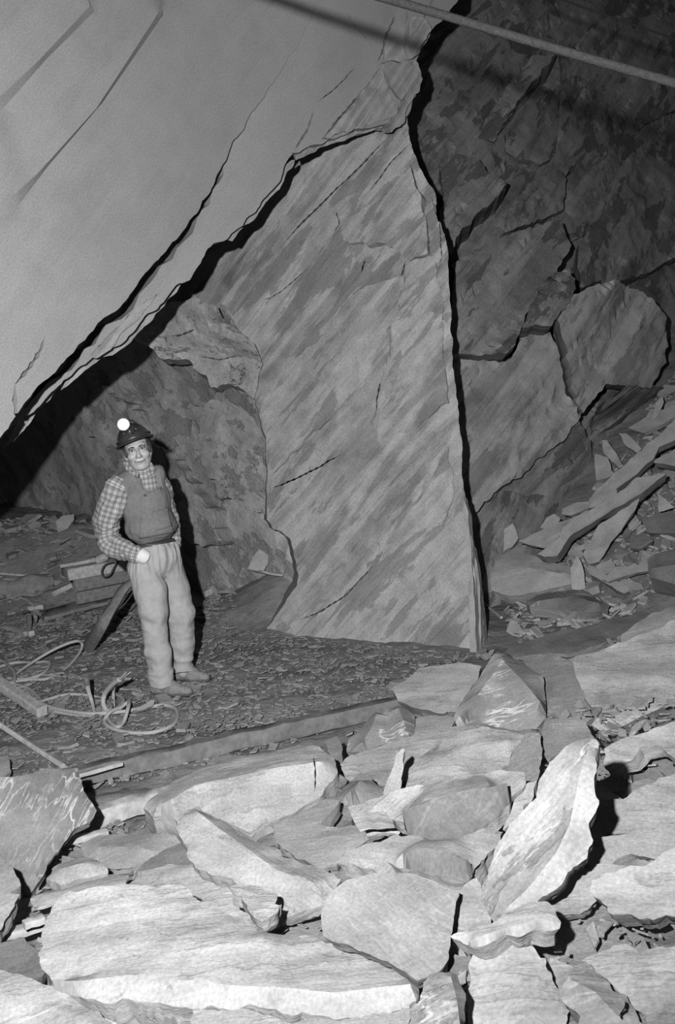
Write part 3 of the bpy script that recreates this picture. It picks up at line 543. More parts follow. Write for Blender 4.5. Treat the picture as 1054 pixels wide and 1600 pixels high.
FRONT = [
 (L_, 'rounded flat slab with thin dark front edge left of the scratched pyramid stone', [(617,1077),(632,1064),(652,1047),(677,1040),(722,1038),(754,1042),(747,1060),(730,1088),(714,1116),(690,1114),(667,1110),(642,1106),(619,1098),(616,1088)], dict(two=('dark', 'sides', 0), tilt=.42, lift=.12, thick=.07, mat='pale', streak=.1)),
 (R_, 'dark pyramid-shaped stone covered in pale scratches at the back of the pile', [(709,1120),(727,1087),(752,1050),(772,1020),(784,1019),(807,1030),(830,1045),(847,1057),(852,1082),(852,1120),(837,1137),(807,1141),(752,1130),(714,1135)], dict(tilt=.55, lift=.16, thick=.22, mat='pale', two=('scratched', 'right', 0), ridges=[([(783,1028),(765,1060),(752,1078),(722,1122)], .09), ([(783,1028),(815,1062),(843,1095)], .09)], jit=.006)),
 (L_, 'dark grey square slab leaning behind the pyramid stone', [(812,1022),(827,1020),(867,1021),(894,1035),(899,1050),(912,1075),(919,1105),(926,1122),(914,1129),(899,1125),(852,1123),(851,1080),(847,1057),(819,1040)], dict(tilt=.45, lift=.10, thick=.10, mat='dark', ridges=[([(886,1045),(870,1070),(858,1100)], .02)])),
 (L_, 'broad dim slab on the mine floor at the far back of the pile', [(787,1017),(797,1008),(850,994),(920,974),(960,961),(1005,957),(1012,968),(990,985),(890,1025),(860,1022),(820,1027),(800,1026)], dict(tilt=.15, lift=.04, thick=.08, mat='mid', streak=.2)),
 (L_, 'huge sloping pale slab running out of view at the upper right of the pile', [(884,1030),(930,1015),(972,1001),(1060,963),(1130,940),(1140,1100),(1054,1124),(990,1138),(927,1151),(912,1141),(928,1122),(921,1105),(912,1075),(900,1050),(895,1037)], dict(tilt=.42, lift=.06, thick=.10, mat='pale', ridges=[([(930,1122),(990,1112),(1054,1104),(1130,1085)], .03)], streak=.15)),
 (R_, 'dark angular rock lying on top of the huge sloping slab', [(969,990),(985,980),(1012,962),(1054,948),(1085,940),(1090,975),(1054,1002),(1037,1015),(1008,1037),(985,1031),(971,1025),(967,1012)], dict(tilt=.35, lift=.16, thick=.14, mat='mid', two=('dark', 'below', 0), ridges=[([(975,1024),(1000,1018),(1025,995),(1070,958)], .05)])),
 (L_, 'pale slab with a white broken lip under the huge sloping slab', [(946,1200),(944,1172),(985,1150),(1054,1127),(1130,1105),(1140,1195),(1054,1185),(1030,1170),(1000,1172),(986,1188),(965,1193)], dict(tilt=.40, lift=.10, thick=.06, mat='pale', streak=.15)),
 (L_, 'dark slab in the hollow right of the upright pointed slab', [(938,1212),(985,1189),(1000,1180),(1054,1190),(1060,1205),(1005,1222),(978,1226),(960,1236),(938,1232)], dict(tilt=.2, lift=.0, thick=.05, mat='dark')),
 (H_, 'small pale wedge poking out beside the upright pointed slab', [(928,1226),(948,1228),(963,1238),(972,1249),(950,1254),(926,1252)], dict(tilt=.3, lift=.06, thick=.06, mat='pale')),
 (L_, 'wide grainy slab reaching the right edge below the white-lipped slab', [(918,1256),(950,1252),(972,1249),(990,1240),(1012,1222),(1054,1206),(1130,1195),(1140,1288),(1054,1284),(1010,1297),(960,1303),(915,1310),(920,1285)], dict(tilt=.38, lift=.06, thick=.07, mat='pale', streak=.15)),
 (L_, 'dark slab wedged between the pyramid stone and the upright pointed slab', [(851,1121),(880,1121),(903,1119),(920,1140),(936,1162),(923,1156),(890,1162),(856,1190),(848,1172),(844,1150)], dict(tilt=.4, lift=.10, thick=.09, mat='dark')),
 (R_, 'dark rounded slab standing right of the large pale boulder', [(822,1145),(842,1147),(848,1170),(847,1190),(839,1222),(822,1224),(812,1207),(787,1201),(807,1165)], dict(tilt=.5, side=.25, lift=.10, thick=.12, mat='dark')),
 (R_, 'large smooth pale boulder below the pyramid stone', [(632,1225),(640,1197),(662,1175),(695,1160),(727,1145),(752,1135),(792,1139),(822,1145),(807,1167),(787,1202),(727,1217),(660,1232),(632,1234)], dict(tilt=.4, lift=.10, thick=.2, mat='pale', ridges=[([(670,1190),(730,1160),(790,1155)], .035)], disp=.008)),
 (L_, 'long layered grey slab behind the fibrous upright shard', [(530,1194),(547,1179),(600,1164),(640,1151),(660,1140),(710,1136),(745,1134),(662,1176),(645,1195),(636,1222),(590,1224),(540,1217)], dict(tilt=.35, lift=.06, thick=.05, mat='pale', streak=.25)),
 (L_, 'small flat slab under the rounded flat slab', [(645,1127),(660,1118),(677,1113),(714,1120),(704,1141),(675,1145),(645,1152)], dict(tilt=.35, lift=.07, thick=.05, mat='mid')),
 (R_, 'two-humped grey rock with white veins near the timber rail', [(542,1175),(543,1155),(567,1136),(577,1122),(587,1110),(597,1114),(604,1107),(622,1101),(634,1107),(647,1118),(648,1132),(643,1153),(615,1160),(592,1166),(567,1176)], dict(tilt=.5, lift=.12, thick=.14, mat='scratched', ridges=[([(588,1116),(578,1140),(565,1160)], .05), ([(604,1112),(606,1130),(608,1145)], .01), ([(622,1106),(630,1125),(636,1145)], .06)], jit=.006)),
 (H_, 'upright fibrous shard standing like a splintered post', [(629,1170),(634,1172),(631,1200),(627,1222),(621,1236),(598,1242),(604,1220),(610,1200),(620,1178)], dict(tilt=.75, side=-.1, lift=.14, thick=.05, mat='pale', streak=1.3)),
 (R_, 'dull grey cone-shaped heap of crushed slate beside the long block', [(498,1288),(525,1250),(545,1218),(563,1208),(575,1210),(590,1225),(602,1242),(575,1262),(552,1262),(547,1285),(523,1298),(508,1297)], dict(tilt=.3, lift=.05, thick=.12, mat='dark', ridges=[([(562,1220),(550,1245)], .07)], disp=.012)),
 (L_, 'thin pale-topped slab with a dark streaked front face at the middle of the pile', [(545,1260),(600,1240),(650,1228),(720,1214),(785,1203),(815,1206),(822,1215),(818,1228),(806,1240),(795,1258),(775,1277),(758,1296),(740,1306),(690,1321),(672,1316),(640,1300),(615,1281),(602,1270),(585,1268),(550,1271)], dict(tilt=.3, lift=.20, thick=.08, mat='pale', two=('front', 'below', 0), ridges=[([(560,1264),(595,1262),(628,1268),(655,1258),(690,1247),(720,1235),(765,1229),(800,1222)], .08)], streak=1.2)),
 (L_, 'low slab with a dark stained front edge above the square slab', [(527,1352),(545,1334),(600,1315),(620,1304),(690,1318),(720,1312),(760,1295),(788,1300),(776,1325),(757,1347),(746,1358),(731,1376),(714,1377),(687,1372),(632,1359),(604,1353),(570,1357)], dict(tilt=.28, lift=.12, thick=.07, mat='streaked', two=('front', 'below', 0), ridges=[([(612,1352),(635,1337),(660,1331),(695,1335),(735,1352)], .05)], streak=.2)),
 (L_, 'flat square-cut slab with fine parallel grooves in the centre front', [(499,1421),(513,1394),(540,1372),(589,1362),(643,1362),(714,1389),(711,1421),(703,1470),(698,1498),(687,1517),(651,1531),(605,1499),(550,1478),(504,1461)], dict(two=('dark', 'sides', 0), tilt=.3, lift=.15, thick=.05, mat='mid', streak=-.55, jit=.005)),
 (L_, 'biggest pale slab spread across the lower left of the pile', [(80,1415),(110,1392),(165,1382),(215,1381),(280,1386),(300,1394),(350,1425),(400,1444),(430,1452),(500,1460),(560,1478),(607,1497),(653,1530),(650,1560),(600,1580),(520,1592),(430,1580),(370,1573),(310,1570),(225,1565),(150,1562),(115,1555),(85,1540),(68,1510),(63,1480),(70,1440)], dict(tilt=.26, lift=.16, thick=.10, mat='pale', ridges=[([(80,1525),(120,1532),(200,1522),(380,1538),(520,1548),(640,1534)], .035), ([(190,1510),(300,1480),(420,1452)], .03)], streak=.1, disp=.008)),
 (L_, 'pale slab tucked behind the biggest slab', [(200,1385),(215,1360),(250,1351),(300,1351),(340,1361),(370,1389),(387,1415),(407,1438),(417,1460),(380,1455),(340,1440),(290,1410),(250,1400)], dict(tilt=.22, lift=.10, thick=.07, mat='pale')),
 (L_, 'small split slab with a dark cracked end beside the diagonal slab', [(362,1387),(380,1377),(405,1384),(430,1392),(434,1400),(437,1406),(433,1412),(443,1412),(437,1422),(410,1438),(396,1430),(380,1410)], dict(tilt=.2, lift=.17, thick=.06, mat='pale', jit=.012)),
 (L_, 'long pale slab running diagonally down from the long block', [(274,1267),(290,1262),(310,1259),(340,1280),(375,1305),(450,1335),(510,1362),(535,1372),(517,1395),(502,1417),(470,1421),(440,1427),(430,1400),(400,1386),(360,1376),(305,1353),(290,1320),(275,1290)], dict(tilt=.24, lift=.17, thick=.06, mat='pale', ridges=[([(308,1265),(360,1305),(430,1355),(490,1378)], .035)], streak=-.5)),
 (B_, 'long pale block with a rounded left nose at the back left of the pile', [(225,1262),(250,1235),(280,1215),(335,1197),(400,1182),(450,1171),(490,1162),(507,1174),(517,1182),(526,1202),(521,1220),(500,1245),(460,1267),(390,1297),(350,1283),(310,1263),(275,1278),(240,1276)], dict(tilt=.34, lift=.17, thick=.14, mat='pale', ridges=[([(240,1262),(275,1248),(305,1230),(370,1215),(440,1200),(500,1190)], .07)], slits=[([(490,1192), (494, 1215), (492, 1240)], .008)], streak=.22)),
 (L_, 'small pale flat piece peeking out behind the long pale block', [(334,1183),(345,1180),(380,1179),(430,1172),(470,1165),(440,1182),(380,1192),(335,1198)], dict(tilt=.1, lift=.16, thick=.05, mat='pale')),
 (L_, 'large dark tilted slab with fan-like grooves at the left edge', [(-80,1222),(0,1213),(30,1212),(65,1203),(100,1197),(121,1200),(126,1215),(131,1231),(145,1266),(140,1281),(107,1306),(87,1336),(60,1376),(45,1396),(28,1379),(0,1352),(-80,1330)], dict(tilt=.5, lift=.22, thick=.05, mat='scratched', ridges=[([(118,1206),(108,1240),(90,1290),(55,1365)], .03)], streak=1.0)),
 (L_, 'grey slab corner at the left edge behind the large dark tilted slab', [(-70,1180),(0,1184),(9,1186),(20,1209),(10,1216),(-70,1222)], dict(tilt=.3, lift=.08, thick=.05, mat='mid')),
 (R_, 'broken rock under the lower corner of the large dark tilted slab', [(-60,1335),(0,1338),(20,1362),(33,1381),(28,1388),(12,1398),(0,1400),(-60,1402)], dict(tilt=.35, lift=.20, thick=.10, mat='mid')),
 (H_, 'narrow pale shard with a deep black shadow at the left edge', [(-50,1388),(10,1397),(31,1397),(20,1420),(3,1453),(-50,1475)], dict(tilt=.35, lift=.18, thick=.08, mat='pale')),
 (L_, 'dull slab between the timber lath and the corner slab at lower left', [(-60,1482),(30,1466),(65,1484),(76,1520),(60,1532),(30,1526),(-60,1516)], dict(tilt=.15, lift=.06, thick=.06, mat='dark')),
 (L_, 'bright slab cut off by the bottom left corner', [(-90,1512),(0,1519),(45,1526),(75,1535),(100,1547),(140,1575),(185,1602),(230,1660),(-90,1680)], dict(tilt=.26, lift=.16, thick=.08, mat='pale', ridges=[([(20,1570),(90,1572),(150,1600)], .02)])),
 (R_, 'small pale layered rock behind the left end of the biggest slab', [(70,1378),(80,1357),(100,1348),(120,1340),(145,1340),(157,1350),(167,1360),(169,1368),(125,1381),(95,1390)], dict(tilt=.3, lift=.10, thick=.08, mat='pale', ridges=[([(95,1362),(140,1352)], .025)])),
 (H_, 'thin flat splinter in front of the small pale layered rock', [(48,1405),(65,1395),(107,1385),(140,1374),(170,1365),(200,1366),(197,1376),(155,1386),(107,1396),(80,1406),(52,1412)], dict(tilt=.12, lift=.10, thick=.03, mat='pale')),
 (L_, 'flat slab with a bright upper half between the two track timbers and pile', [(125,1322),(155,1305),(190,1302),(220,1304),(275,1305),(287,1318),(235,1347),(200,1361),(165,1356),(132,1338)], dict(tilt=.35, lift=.06, thick=.05, mat='mid', ridges=[([(150,1325),(210,1325),(240,1330)], .025)])),
 (L_, 'dark triangular slab left of the diagonal slab', [(213,1366),(235,1342),(260,1328),(287,1315),(303,1352),(280,1356),(240,1358)], dict(tilt=.25, lift=.07, thick=.05, mat='dark')),
 (L_, 'upright pointed slab with a smooth pale right flank standing tallest in the pile', [(929,1155),(912,1154),(882,1167),(858,1190),(842,1222),(836,1245),(812,1275),(790,1300),(770,1330),(757,1362),(752,1402),(768,1446),(790,1433),(838,1410),(865,1394),(878,1384),(885,1370),(903,1353),(915,1333),(920,1310),(925,1285),(929,1260),(927,1220),(931,1180)], dict(tilt=.62, side=-.12, lift=.26, thick=.07, mat='mottled', two=('pale', 'right', 0), ridges=[([(918,1166),(906,1200),(888,1285),(868,1330),(820,1390),(780,1425)], .03)], streak=1.05, jit=.01)),
 (H_, 'small upright stone with a mottled face at the bottom edge', [(622,1640),(630,1605),(647,1565),(672,1526),(702,1520),(712,1525),(720,1548),(727,1572),(736,1640)], dict(tilt=.7, lift=.14, thick=.08, mat='mottled', two=('dark', 'right', 0), ridges=[([(704,1526),(714,1565),(722,1630)], .03)])),
 (L_, 'tongue-shaped slab under the foot of the upright pointed slab', [(704,1466),(735,1454),(767,1444),(800,1425),(837,1409),(860,1425),(878,1445),(874,1453),(840,1459),(807,1468),(770,1474),(737,1484),(717,1476)], dict(tilt=.38, lift=.15, thick=.06, mat='pale', ridges=[([(735,1472),(800,1452),(850,1440)], .02)])),
 (L_, 'mottled slab right of the square-cut slab', [(714,1391),(745,1372),(758,1380),(757,1410),(770,1446),(735,1458),(704,1468),(708,1430)], dict(tilt=.35, lift=.08, thick=.06, mat='streaked')),
 (H_, 'dark shard in the gap below the square-cut slab', [(685,1522),(702,1485),(737,1488),(744,1520),(707,1527)], dict(tilt=.25, lift=.02, thick=.05, mat='dark')),
 (R_, 'flat stained rock half sunk in dust at lower right', [(861,1500),(898,1516),(925,1519),(950,1536),(975,1557),(992,1580),(1008,1610),(960,1640),(880,1640),(900,1590),(872,1560)], dict(tilt=.35, lift=.04, thick=.08, mat='streaked', ridges=[([(890,1530),(930,1550),(965,1590)], .03)])),
 (L_, 'wide ledge with a shaded front edge at the right edge', [(928,1398),(935,1412),(945,1425),(985,1437),(1054,1432),(1140,1428),(1140,1330),(1054,1328),(1005,1350),(960,1360),(925,1372)], dict(two=('dark', 'sides', 0), tilt=.35, lift=.10, thick=.06, mat='pale', streak=.15)),  # shade of the front edge put into its dark side material
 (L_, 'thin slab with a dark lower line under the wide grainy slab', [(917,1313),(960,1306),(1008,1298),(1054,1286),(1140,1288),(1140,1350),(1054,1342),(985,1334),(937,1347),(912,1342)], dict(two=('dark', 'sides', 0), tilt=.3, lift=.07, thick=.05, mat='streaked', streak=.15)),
 (L_, 'smooth pale slab between the upright pointed slab and the right ledge', [(838,1412),(866,1396),(886,1372),(905,1356),(940,1347),(985,1352),(960,1362),(925,1374),(930,1400),(905,1425),(872,1430),(850,1420)], dict(tilt=.35, lift=.06, thick=.05, mat='pale')),
 (H_, 'small dark chip sticking out of dust at the right edge', [(975,1461),(1000,1463),(1008,1470),(992,1481),(982,1474)], dict(tilt=.4, lift=.04, thick=.04, mat='dark')),
 (H_, 'dark triangular chip in the bottom right corner area', [(953,1560),(975,1558),(982,1572),(968,1594),(958,1580)], dict(tilt=.5, lift=.09, thick=.03, mat='dark')),
 (L_, 'broad dusty slab covering the bottom right corner', [(955,1470),(1000,1484),(1054,1480),(1140,1478),(1150,1680),(1040,1660),(1005,1595),(975,1552),(930,1515),(905,1495)], dict(tilt=.35, lift=.03, thick=.06, mat='pale', disp=.012)),
 (L_, 'broad dusty slab at the bottom between small upright stone and stained rock', [(735,1492),(775,1478),(810,1472),(855,1500),(868,1545),(890,1585),(875,1650),(740,1660),(730,1570)], dict(tilt=.35, lift=.03, thick=.06, mat='pale', disp=.012, ridges=[([(790,1500),(820,1540),(830,1600)], .02)])),
 (H_, 'dark chip pressed into the dust in front of the tongue-shaped slab', [(757,1497),(762,1505),(770,1502),(766,1522),(756,1530),(752,1512)], dict(tilt=.3, lift=.05, thick=.03, mat='dark')),
 (H_, 'pale wedge at bottom edge under the biggest slab', [(155,1570),(180,1563),(185,1590),(190,1640),(150,1640)], dict(tilt=.5, lift=.08, thick=.06, mat='pale')),
 (L_, 'bright slab end under the right part of the biggest slab at the bottom', [(300,1580),(380,1582),(470,1598),(600,1590),(640,1575),(630,1640),(310,1660)], dict(tilt=.25, lift=.06, thick=.06, mat='pale')),
 (H_, 'grey block leaning between long block and two-humped rock', [(502,1160),(525,1152),(537,1170),(535,1205),(527,1215),(520,1190)], dict(tilt=.35, lift=.08, thick=.08, mat='dark')),
 (H_, 'small grey wedge below the right end of the long block', [(520,1222),(530,1212),(541,1222),(532,1232),(521,1229)], dict(tilt=.3, lift=.08, thick=.05, mat='dark')),
 (H_, 'short fibrous stub under the thin pale-topped slab', [(578,1284),(592,1282),(612,1282),(628,1290),(622,1303),(598,1298),(575,1302)], dict(tilt=.5, lift=.12, thick=.05, mat='pale', streak=1.3)),
 (H_, 'pale sliver standing between dark slabs left of the upright pointed slab', [(808,1228),(838,1222),(836,1245),(812,1275),(785,1300),(800,1262)], dict(tilt=.45, lift=.14, thick=.06, mat='pale')),
 (L_, 'low dusty slab with small chips on it right of the long block', [(420,1290),(470,1270),(505,1247),(530,1250),(500,1290),(530,1300),(560,1290),(600,1305),(545,1333),(525,1352),(500,1358),(440,1330)], dict(tilt=.3, lift=.06, thick=.06, mat='mid')),
]
for nm, lab, out, kw in FRONT: stone(nm, lab, out, **kw)

# heap at the foot of the right wall
def hz(px, py, lift=0.0): return on_ground(px, py, lift)
HEAP = [
 (B_, 'broad pale block at the foot of the heap beside the pillar', [(752,888),(773,873),(800,861),(835,869),(850,877),(895,885),(896,912),(860,922),(829,928),(794,931),(760,920),(750,906)], dict(tilt=.35, lift=.16, thick=.14, ridges=[([(770,895),(820,885),(880,897)], .06)])),
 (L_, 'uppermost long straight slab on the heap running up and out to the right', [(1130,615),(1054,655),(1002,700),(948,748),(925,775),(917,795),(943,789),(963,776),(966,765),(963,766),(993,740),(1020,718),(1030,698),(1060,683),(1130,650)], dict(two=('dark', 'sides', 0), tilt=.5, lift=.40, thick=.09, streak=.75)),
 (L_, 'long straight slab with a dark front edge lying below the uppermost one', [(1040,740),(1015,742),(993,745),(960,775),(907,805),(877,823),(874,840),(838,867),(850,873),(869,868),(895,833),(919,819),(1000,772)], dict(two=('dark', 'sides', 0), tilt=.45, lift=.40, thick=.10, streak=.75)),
 (L_, 'pale slab leaning steeply under the long straight slab', [(998,779),(990,799),(972,828),(954,849),(943,867),(935,876),(919,879),(912,865),(918,850),(934,820)], dict(tilt=.6, lift=.25, thick=.06)),
 (L_, 'pale lower end slab beneath the two long straight slabs', [(808,845),(832,834),(871,817),(919,796),(900,810),(876,820),(872,838),(850,856),(828,852)], dict(tilt=.4, lift=.34, thick=.05, streak=.7)),
 (H_, 'standing pointed shard before the broad pale block', [(901,869),(907,879),(912,897),(913,925),(894,922),(892,888)], dict(tilt=.8, lift=.22, thick=.05, streak=1.4)),
 (R_, 'low wide rock with a dark underside in front of the heap', [(823,940),(838,929),(860,925),(895,921),(916,924),(937,936),(952,946),(937,952),(904,955),(859,949),(829,946)], dict(tilt=.2, lift=.14, thick=.10, mat='scratched', two=('dark', 'below', 0), ridges=[([(845,938),(900,931),(935,943)], .05)])),
 (R_, 'rounded upright rock touching the pillar crack', [(752,843),(767,833),(776,837),(776,870),(753,886),(748,867)], dict(tilt=.6, lift=.28, thick=.15)),
 (R_, 'angular rock with a peaked top right of the pillar crack', [(776,837),(790,825),(800,818),(806,828),(811,841),(800,856),(776,870)], dict(tilt=.6, lift=.30, thick=.15)),
 (R_, 'small round-topped rock behind the pale lower end slab', [(841,826),(853,808),(865,803),(876,811),(871,818),(850,828)], dict(tilt=.5, lift=.30, thick=.15)),
 (R_, 'rounded boulder half out of view at the right edge', [(1010,873),(1023,866),(1060,858),(1120,855),(1120,930),(1054,912),(1012,900)], dict(tilt=.45, lift=.30, thick=.22, mat='dark', ridges=[([(1022,885),(1060,880),(1100,885)], .08)])),
 (L_, 'thin flat slab left of the rounded boulder', [(951,897),(963,885),(1014,881),(1027,887),(996,894),(949,909),(940,905)], dict(two=('dark', 'sides', 0), tilt=.3, lift=.15, thick=.04)),
 (H_, 'pale triangular shard at the right edge of the heap', [(1026,769),(1040,778),(1054,792),(1029,798)], dict(tilt=.6, lift=.3, thick=.04)),
 (L_, 'thick slab at the right edge under the uppermost long slab', [(1023,718),(1060,700),(1120,690),(1120,740),(1060,732),(1021,722)], dict(two=('dark', 'sides', 0), tilt=.4, lift=.34, thick=.08)),
 (H_, 'narrow pale slab leaning at the upper left of the heap', [(939,688),(948,687),(960,705),(976,730),(966,733),(943,707)], dict(tilt=.55, lift=.25, thick=.06)),
 (L_, 'short pale slab high on the heap below the uppermost slab', [(965,677),(978,677),(1003,701),(996,710),(975,695)], dict(tilt=.5, lift=.25, thick=.06)),
 (R_, 'dark block against the right wall at the upper left of the heap', [(930,711),(948,716),(955,735),(962,740),(950,748),(930,752)], dict(tilt=.5, lift=.2, thick=.12)),
 (H_, 'thin shard standing near the top of the heap', [(1033,620),(1036,628),(1026,651),(1018,657),(1024,632)], dict(tilt=.8, lift=.3, thick=.05)),
 (L_, 'slab lying near the top of the heap at the right edge', [(980,668),(1010,650),(1060,628),(1120,610),(1120,640),(1054,652),(1005,676)], dict(tilt=.4, lift=.2, thick=.06)),
 (R_, 'rough rock under the leaning pale slab of the heap', [(921,893),(935,880),(955,872),(962,885),(957,896),(930,899)], dict(tilt=.4, lift=.15, thick=.1)),
 (L_, 'flat splinter with a dark side right of the standing pointed shard', [(915,880),(935,888),(958,905),(985,922),(975,926),(945,912),(920,895)], dict(two=('dark', 'sides', 0), tilt=.3, lift=.12, thick=.05)),
 (R_, 'small pale rock lying on the floor right of the low wide rock', [(955,912),(975,905),(1000,914),(1004,920),(975,924)], dict(tilt=.3, lift=.08, thick=.06)),
 (L_, 'slab half hidden on the heap right of the leaning slab', [(1000,810),(1040,800),(1060,812),(1056,835),(1010,832)], dict(tilt=.4, lift=.15, thick=.07, mat='dark')),
 (R_, 'dim rock on the heap above the rounded boulder', [(985,838),(1005,832),(1020,845),(1000,858),(984,855)], dict(tilt=.4, lift=.15, thick=.08, mat='dark')),
 (H_, 'bundle-like splintered shard where the two long slabs meet', [(880,795),(900,786),(922,783),(920,794),(890,803),(878,802)], dict(tilt=.4, lift=.3, thick=.05, streak=.2)),
]
for nm, lab, out, kw in HEAP:
    kw.setdefault('mat', 'heap'); stone(nm, lab, out, ground=on_ground, **kw)
# ---------------------------------------------------------------- timbers of the track, on the mine floor
def bar(name, label, cat, a, b, wid, hgt, mat, jit=0.003, seed=0, seg=12, kids=None):
    t = MB(); t.add(*beam_geo(a, b, wid, hgt, jit=jit, seed=seed, seg=seg)); o = t.build(name, M[mat], None, True, 40); return tag(o, label, cat, None, 'thing')
bar('track_timber', 'long dusty timber rail running across the mine floor behind the pile', 'timber', PZ(115, 1214, .05), PZ(640, 1098, .05), .10, .10, 'rail', .004, 1, 30)
bar('track_timber', 'second timber rail with a pale top, partly buried under the long block', 'timber', PZ(60, 1306, .07), PZ(345, 1218, .07), .09, .09, 'wood_pale', .004, 2, 20)
bar('lath', 'thin pale lath lying on the long timber rail', 'timber', PZ(118, 1213, .12), PZ(191, 1193, .12), .03, .02, 'wood_pale', .001, 3, 5)
bar('lath', 'short round-edged lath by the large dark tilted slab', 'timber', on_pile(92, 1318, .03), on_pile(168, 1301, .03), .045, .03, 'wood_pale', .001, 4, 5)
bar('lath', 'split timber lath at the left edge below the narrow pale shard', 'timber', on_pile(-30, 1473, .05), on_pile(70, 1442, .05), .05, .03, 'wood_pale', .002, 5, 6)
bar('lath', 'small pale wood offcut resting on the split timber lath', 'timber', on_pile(37, 1446, .09), on_pile(68, 1436, .09), .035, .025, 'wood_pale', .001, 6, 3)
# ---------------------------------------------------------------- ropes and cables
def rope(name, label, pts, rad, mat='rope', cat='rope', per=8, seg=8):
    t = MB(); t.add(*tube_geo(smooth_path(pts, per), rad, seg)); o = t.build(name, M[mat], None, True, None); return tag(o, label, cat, None, 'thing')
def gz_(px, py, z=.012): return on_ground(px, py, z)
rope('rope_coil', 'loose rope coil with a long upright loop at the left of the floor', [gz_(-40, 1085, .05), gz_(10, 1068, .03), gz_(45, 1062), gz_(75, 1060), gz_(105, 1042), gz_(124, 1020, .05), gz_(128, 1006, .10), gz_(118, 1002, .14), gz_(90, 1012, .12), gz_(55, 1032, .06), gz_(25, 1054, .03), gz_(22, 1068, .02), gz_(45, 1076), gz_(62, 1092), gz_(60, 1098)], .012)
rope('rope_coil', 'rope loops lying flat at the left edge of the floor', [gz_(-40, 1030, .05), gz_(0, 1032, .04), gz_(15, 1042, .05), gz_(23, 1053, .05), gz_(16, 1069, .03), gz_(-20, 1052, .03), gz_(20, 1036, .02), gz_(50, 1036, .02), gz_(72, 1034, .04), gz_(77, 1040, .03), gz_(64, 1054, .02), gz_(40, 1061), gz_(10, 1060)], .012)
rope('rope', 'long rope bundle running from the timber pole to the big round loop', [gz_(56, 1099, .03), gz_(80, 1091, .02), gz_(108, 1085, .02), gz_(140, 1087), gz_(165, 1094), gz_(172, 1108, .03), gz_(140, 1118, .02), gz_(110, 1116), gz_(80, 1110), gz_(58, 1100)], .011)
rope('rope', 'rope with a big round loop in front of the miner', [gz_(55, 1096, .03), gz_(90, 1108, .03), gz_(140, 1115, .04), gz_(190, 1112, .03), gz_(225, 1106, .02), gz_(255, 1102), gz_(273, 1107), gz_(277, 1120), gz_(268, 1134), gz_(240, 1144), gz_(205, 1145), gz_(175, 1138), gz_(163, 1127, .02), gz_(172, 1113, .05), gz_(188, 1104, .05), gz_(192, 1092, .05), gz_(178, 1084, .03), gz_(160, 1082, .02)], .013)
rope('rope', 'twisted rope bight standing up beside the frayed rope end', [gz_(180, 1112, .02), gz_(196, 1100, .08), gz_(201, 1097, .09), gz_(200, 1106, .09), gz_(193, 1128, .03), gz_(183, 1136, .02), gz_(172, 1128, .02), gz_(166, 1118, .02)], .013)
# frayed rope end: main cord and loose strands
fr = empty('frayed_rope', gz_(163, 1105)); tag(fr, 'thick rope end with frayed strands sticking up from the tangle', 'rope', None, 'thing')
t = MB(); t.add(*tube_geo(smooth_path([gz_(166, 1110), gz_(161, 1098, .06), gz_(164, 1084, .12), gz_(175, 1070, .20), gz_(186, 1062, .25)], 8), [.016] * 33, 8)); t.build('cord', M['rope'], fr)
for k, (a, b) in enumerate([((192, 1056), .28), ((200, 1053), .29), ((204, 1050), .30), ((197, 1050), .31)]):
    t = MB(); t.add(*tube_geo(smooth_path([gz_(180, 1066, .22), gz_((180 + a[0]) / 2 + 1, (1066 + a[1]) / 2 - 2 + k, (.22 + b) / 2), gz_(a[0], a[1], b)], 6), np.linspace(.009, .004, 13), 6)); t.build('strand', M['rope'], fr)
for k, pts in enumerate([[(186, 1062, .22), (180, 1072, .15), (178, 1085, .08), (179, 1104, .02)], [(190, 1060, .24), (182, 1070, .17), (177, 1078, .1), (176, 1092, .04)]]):
    t = MB(); t.add(*tube_geo(smooth_path([gz_(*p) for p in pts], 6), .005, 6)); t.build('strand', M['rope'], fr)
fr2 = empty('rope_end', gz_(146, 1115)); tag(fr2, 'short stiff rope end standing left of the frayed one', 'rope', None, 'thing')
t = MB(); t.add(*tube_geo(smooth_path([gz_(149, 1120, .01), gz_(144, 1098, .06), gz_(139, 1082, .13), gz_(134, 1060, .24)], 8), np.linspace(.010, .016, 25), 8)); t.build('cord', M['rope'], fr2)
t = MB(); t.add(*tube_geo([gz_(137, 1073, .17), gz_(135.5, 1066, .21), gz_(133.5, 1057, .255)], .019, 8)); t.build('whipping', M['iron'], fr2)
# chain
ch = empty('chain', gz_(130, 1125)); tag(ch, 'rusty chain lying in links beside the rope tangle', 'chain', None, 'thing')
cp = [(126, 1099), (132, 1097), (136, 1102), (130, 1106), (123, 1104), (120, 1112), (124, 1124), (135, 1126), (144, 1125), (152, 1122), (157, 1123), (152, 1130), (128, 1134), (121, 1137), (138, 1139), (133, 1147), (123, 1152), (118, 1158)]
for k, (a, b) in enumerate(cp):
    c = gz_(a, b, .012); th = math.atan2(cp[min(k + 1, len(cp) - 1)][1] - b + .01, cp[min(k + 1, len(cp) - 1)][0] - a + .01)
    d = np.array([math.cos(th), -math.sin(th) * 2.2, 0]); d = unit(d); e = np.array([0, 0, 1.0]) if k % 2 else np.cross(d, (0, 0, 1.0)); L = []
    for s_ in range(12):
        q = 2 * math.pi * s_ / 12; L.append(c + d * math.cos(q) * .026 + e * math.sin(q) * .014 + np.array([0, 0, .012]))
    L.append(L[0]); L.append(L[1])
    t = MB(); t.add(*tube_geo(L, .005, 6, False)); t.build('link', M['iron'], ch)
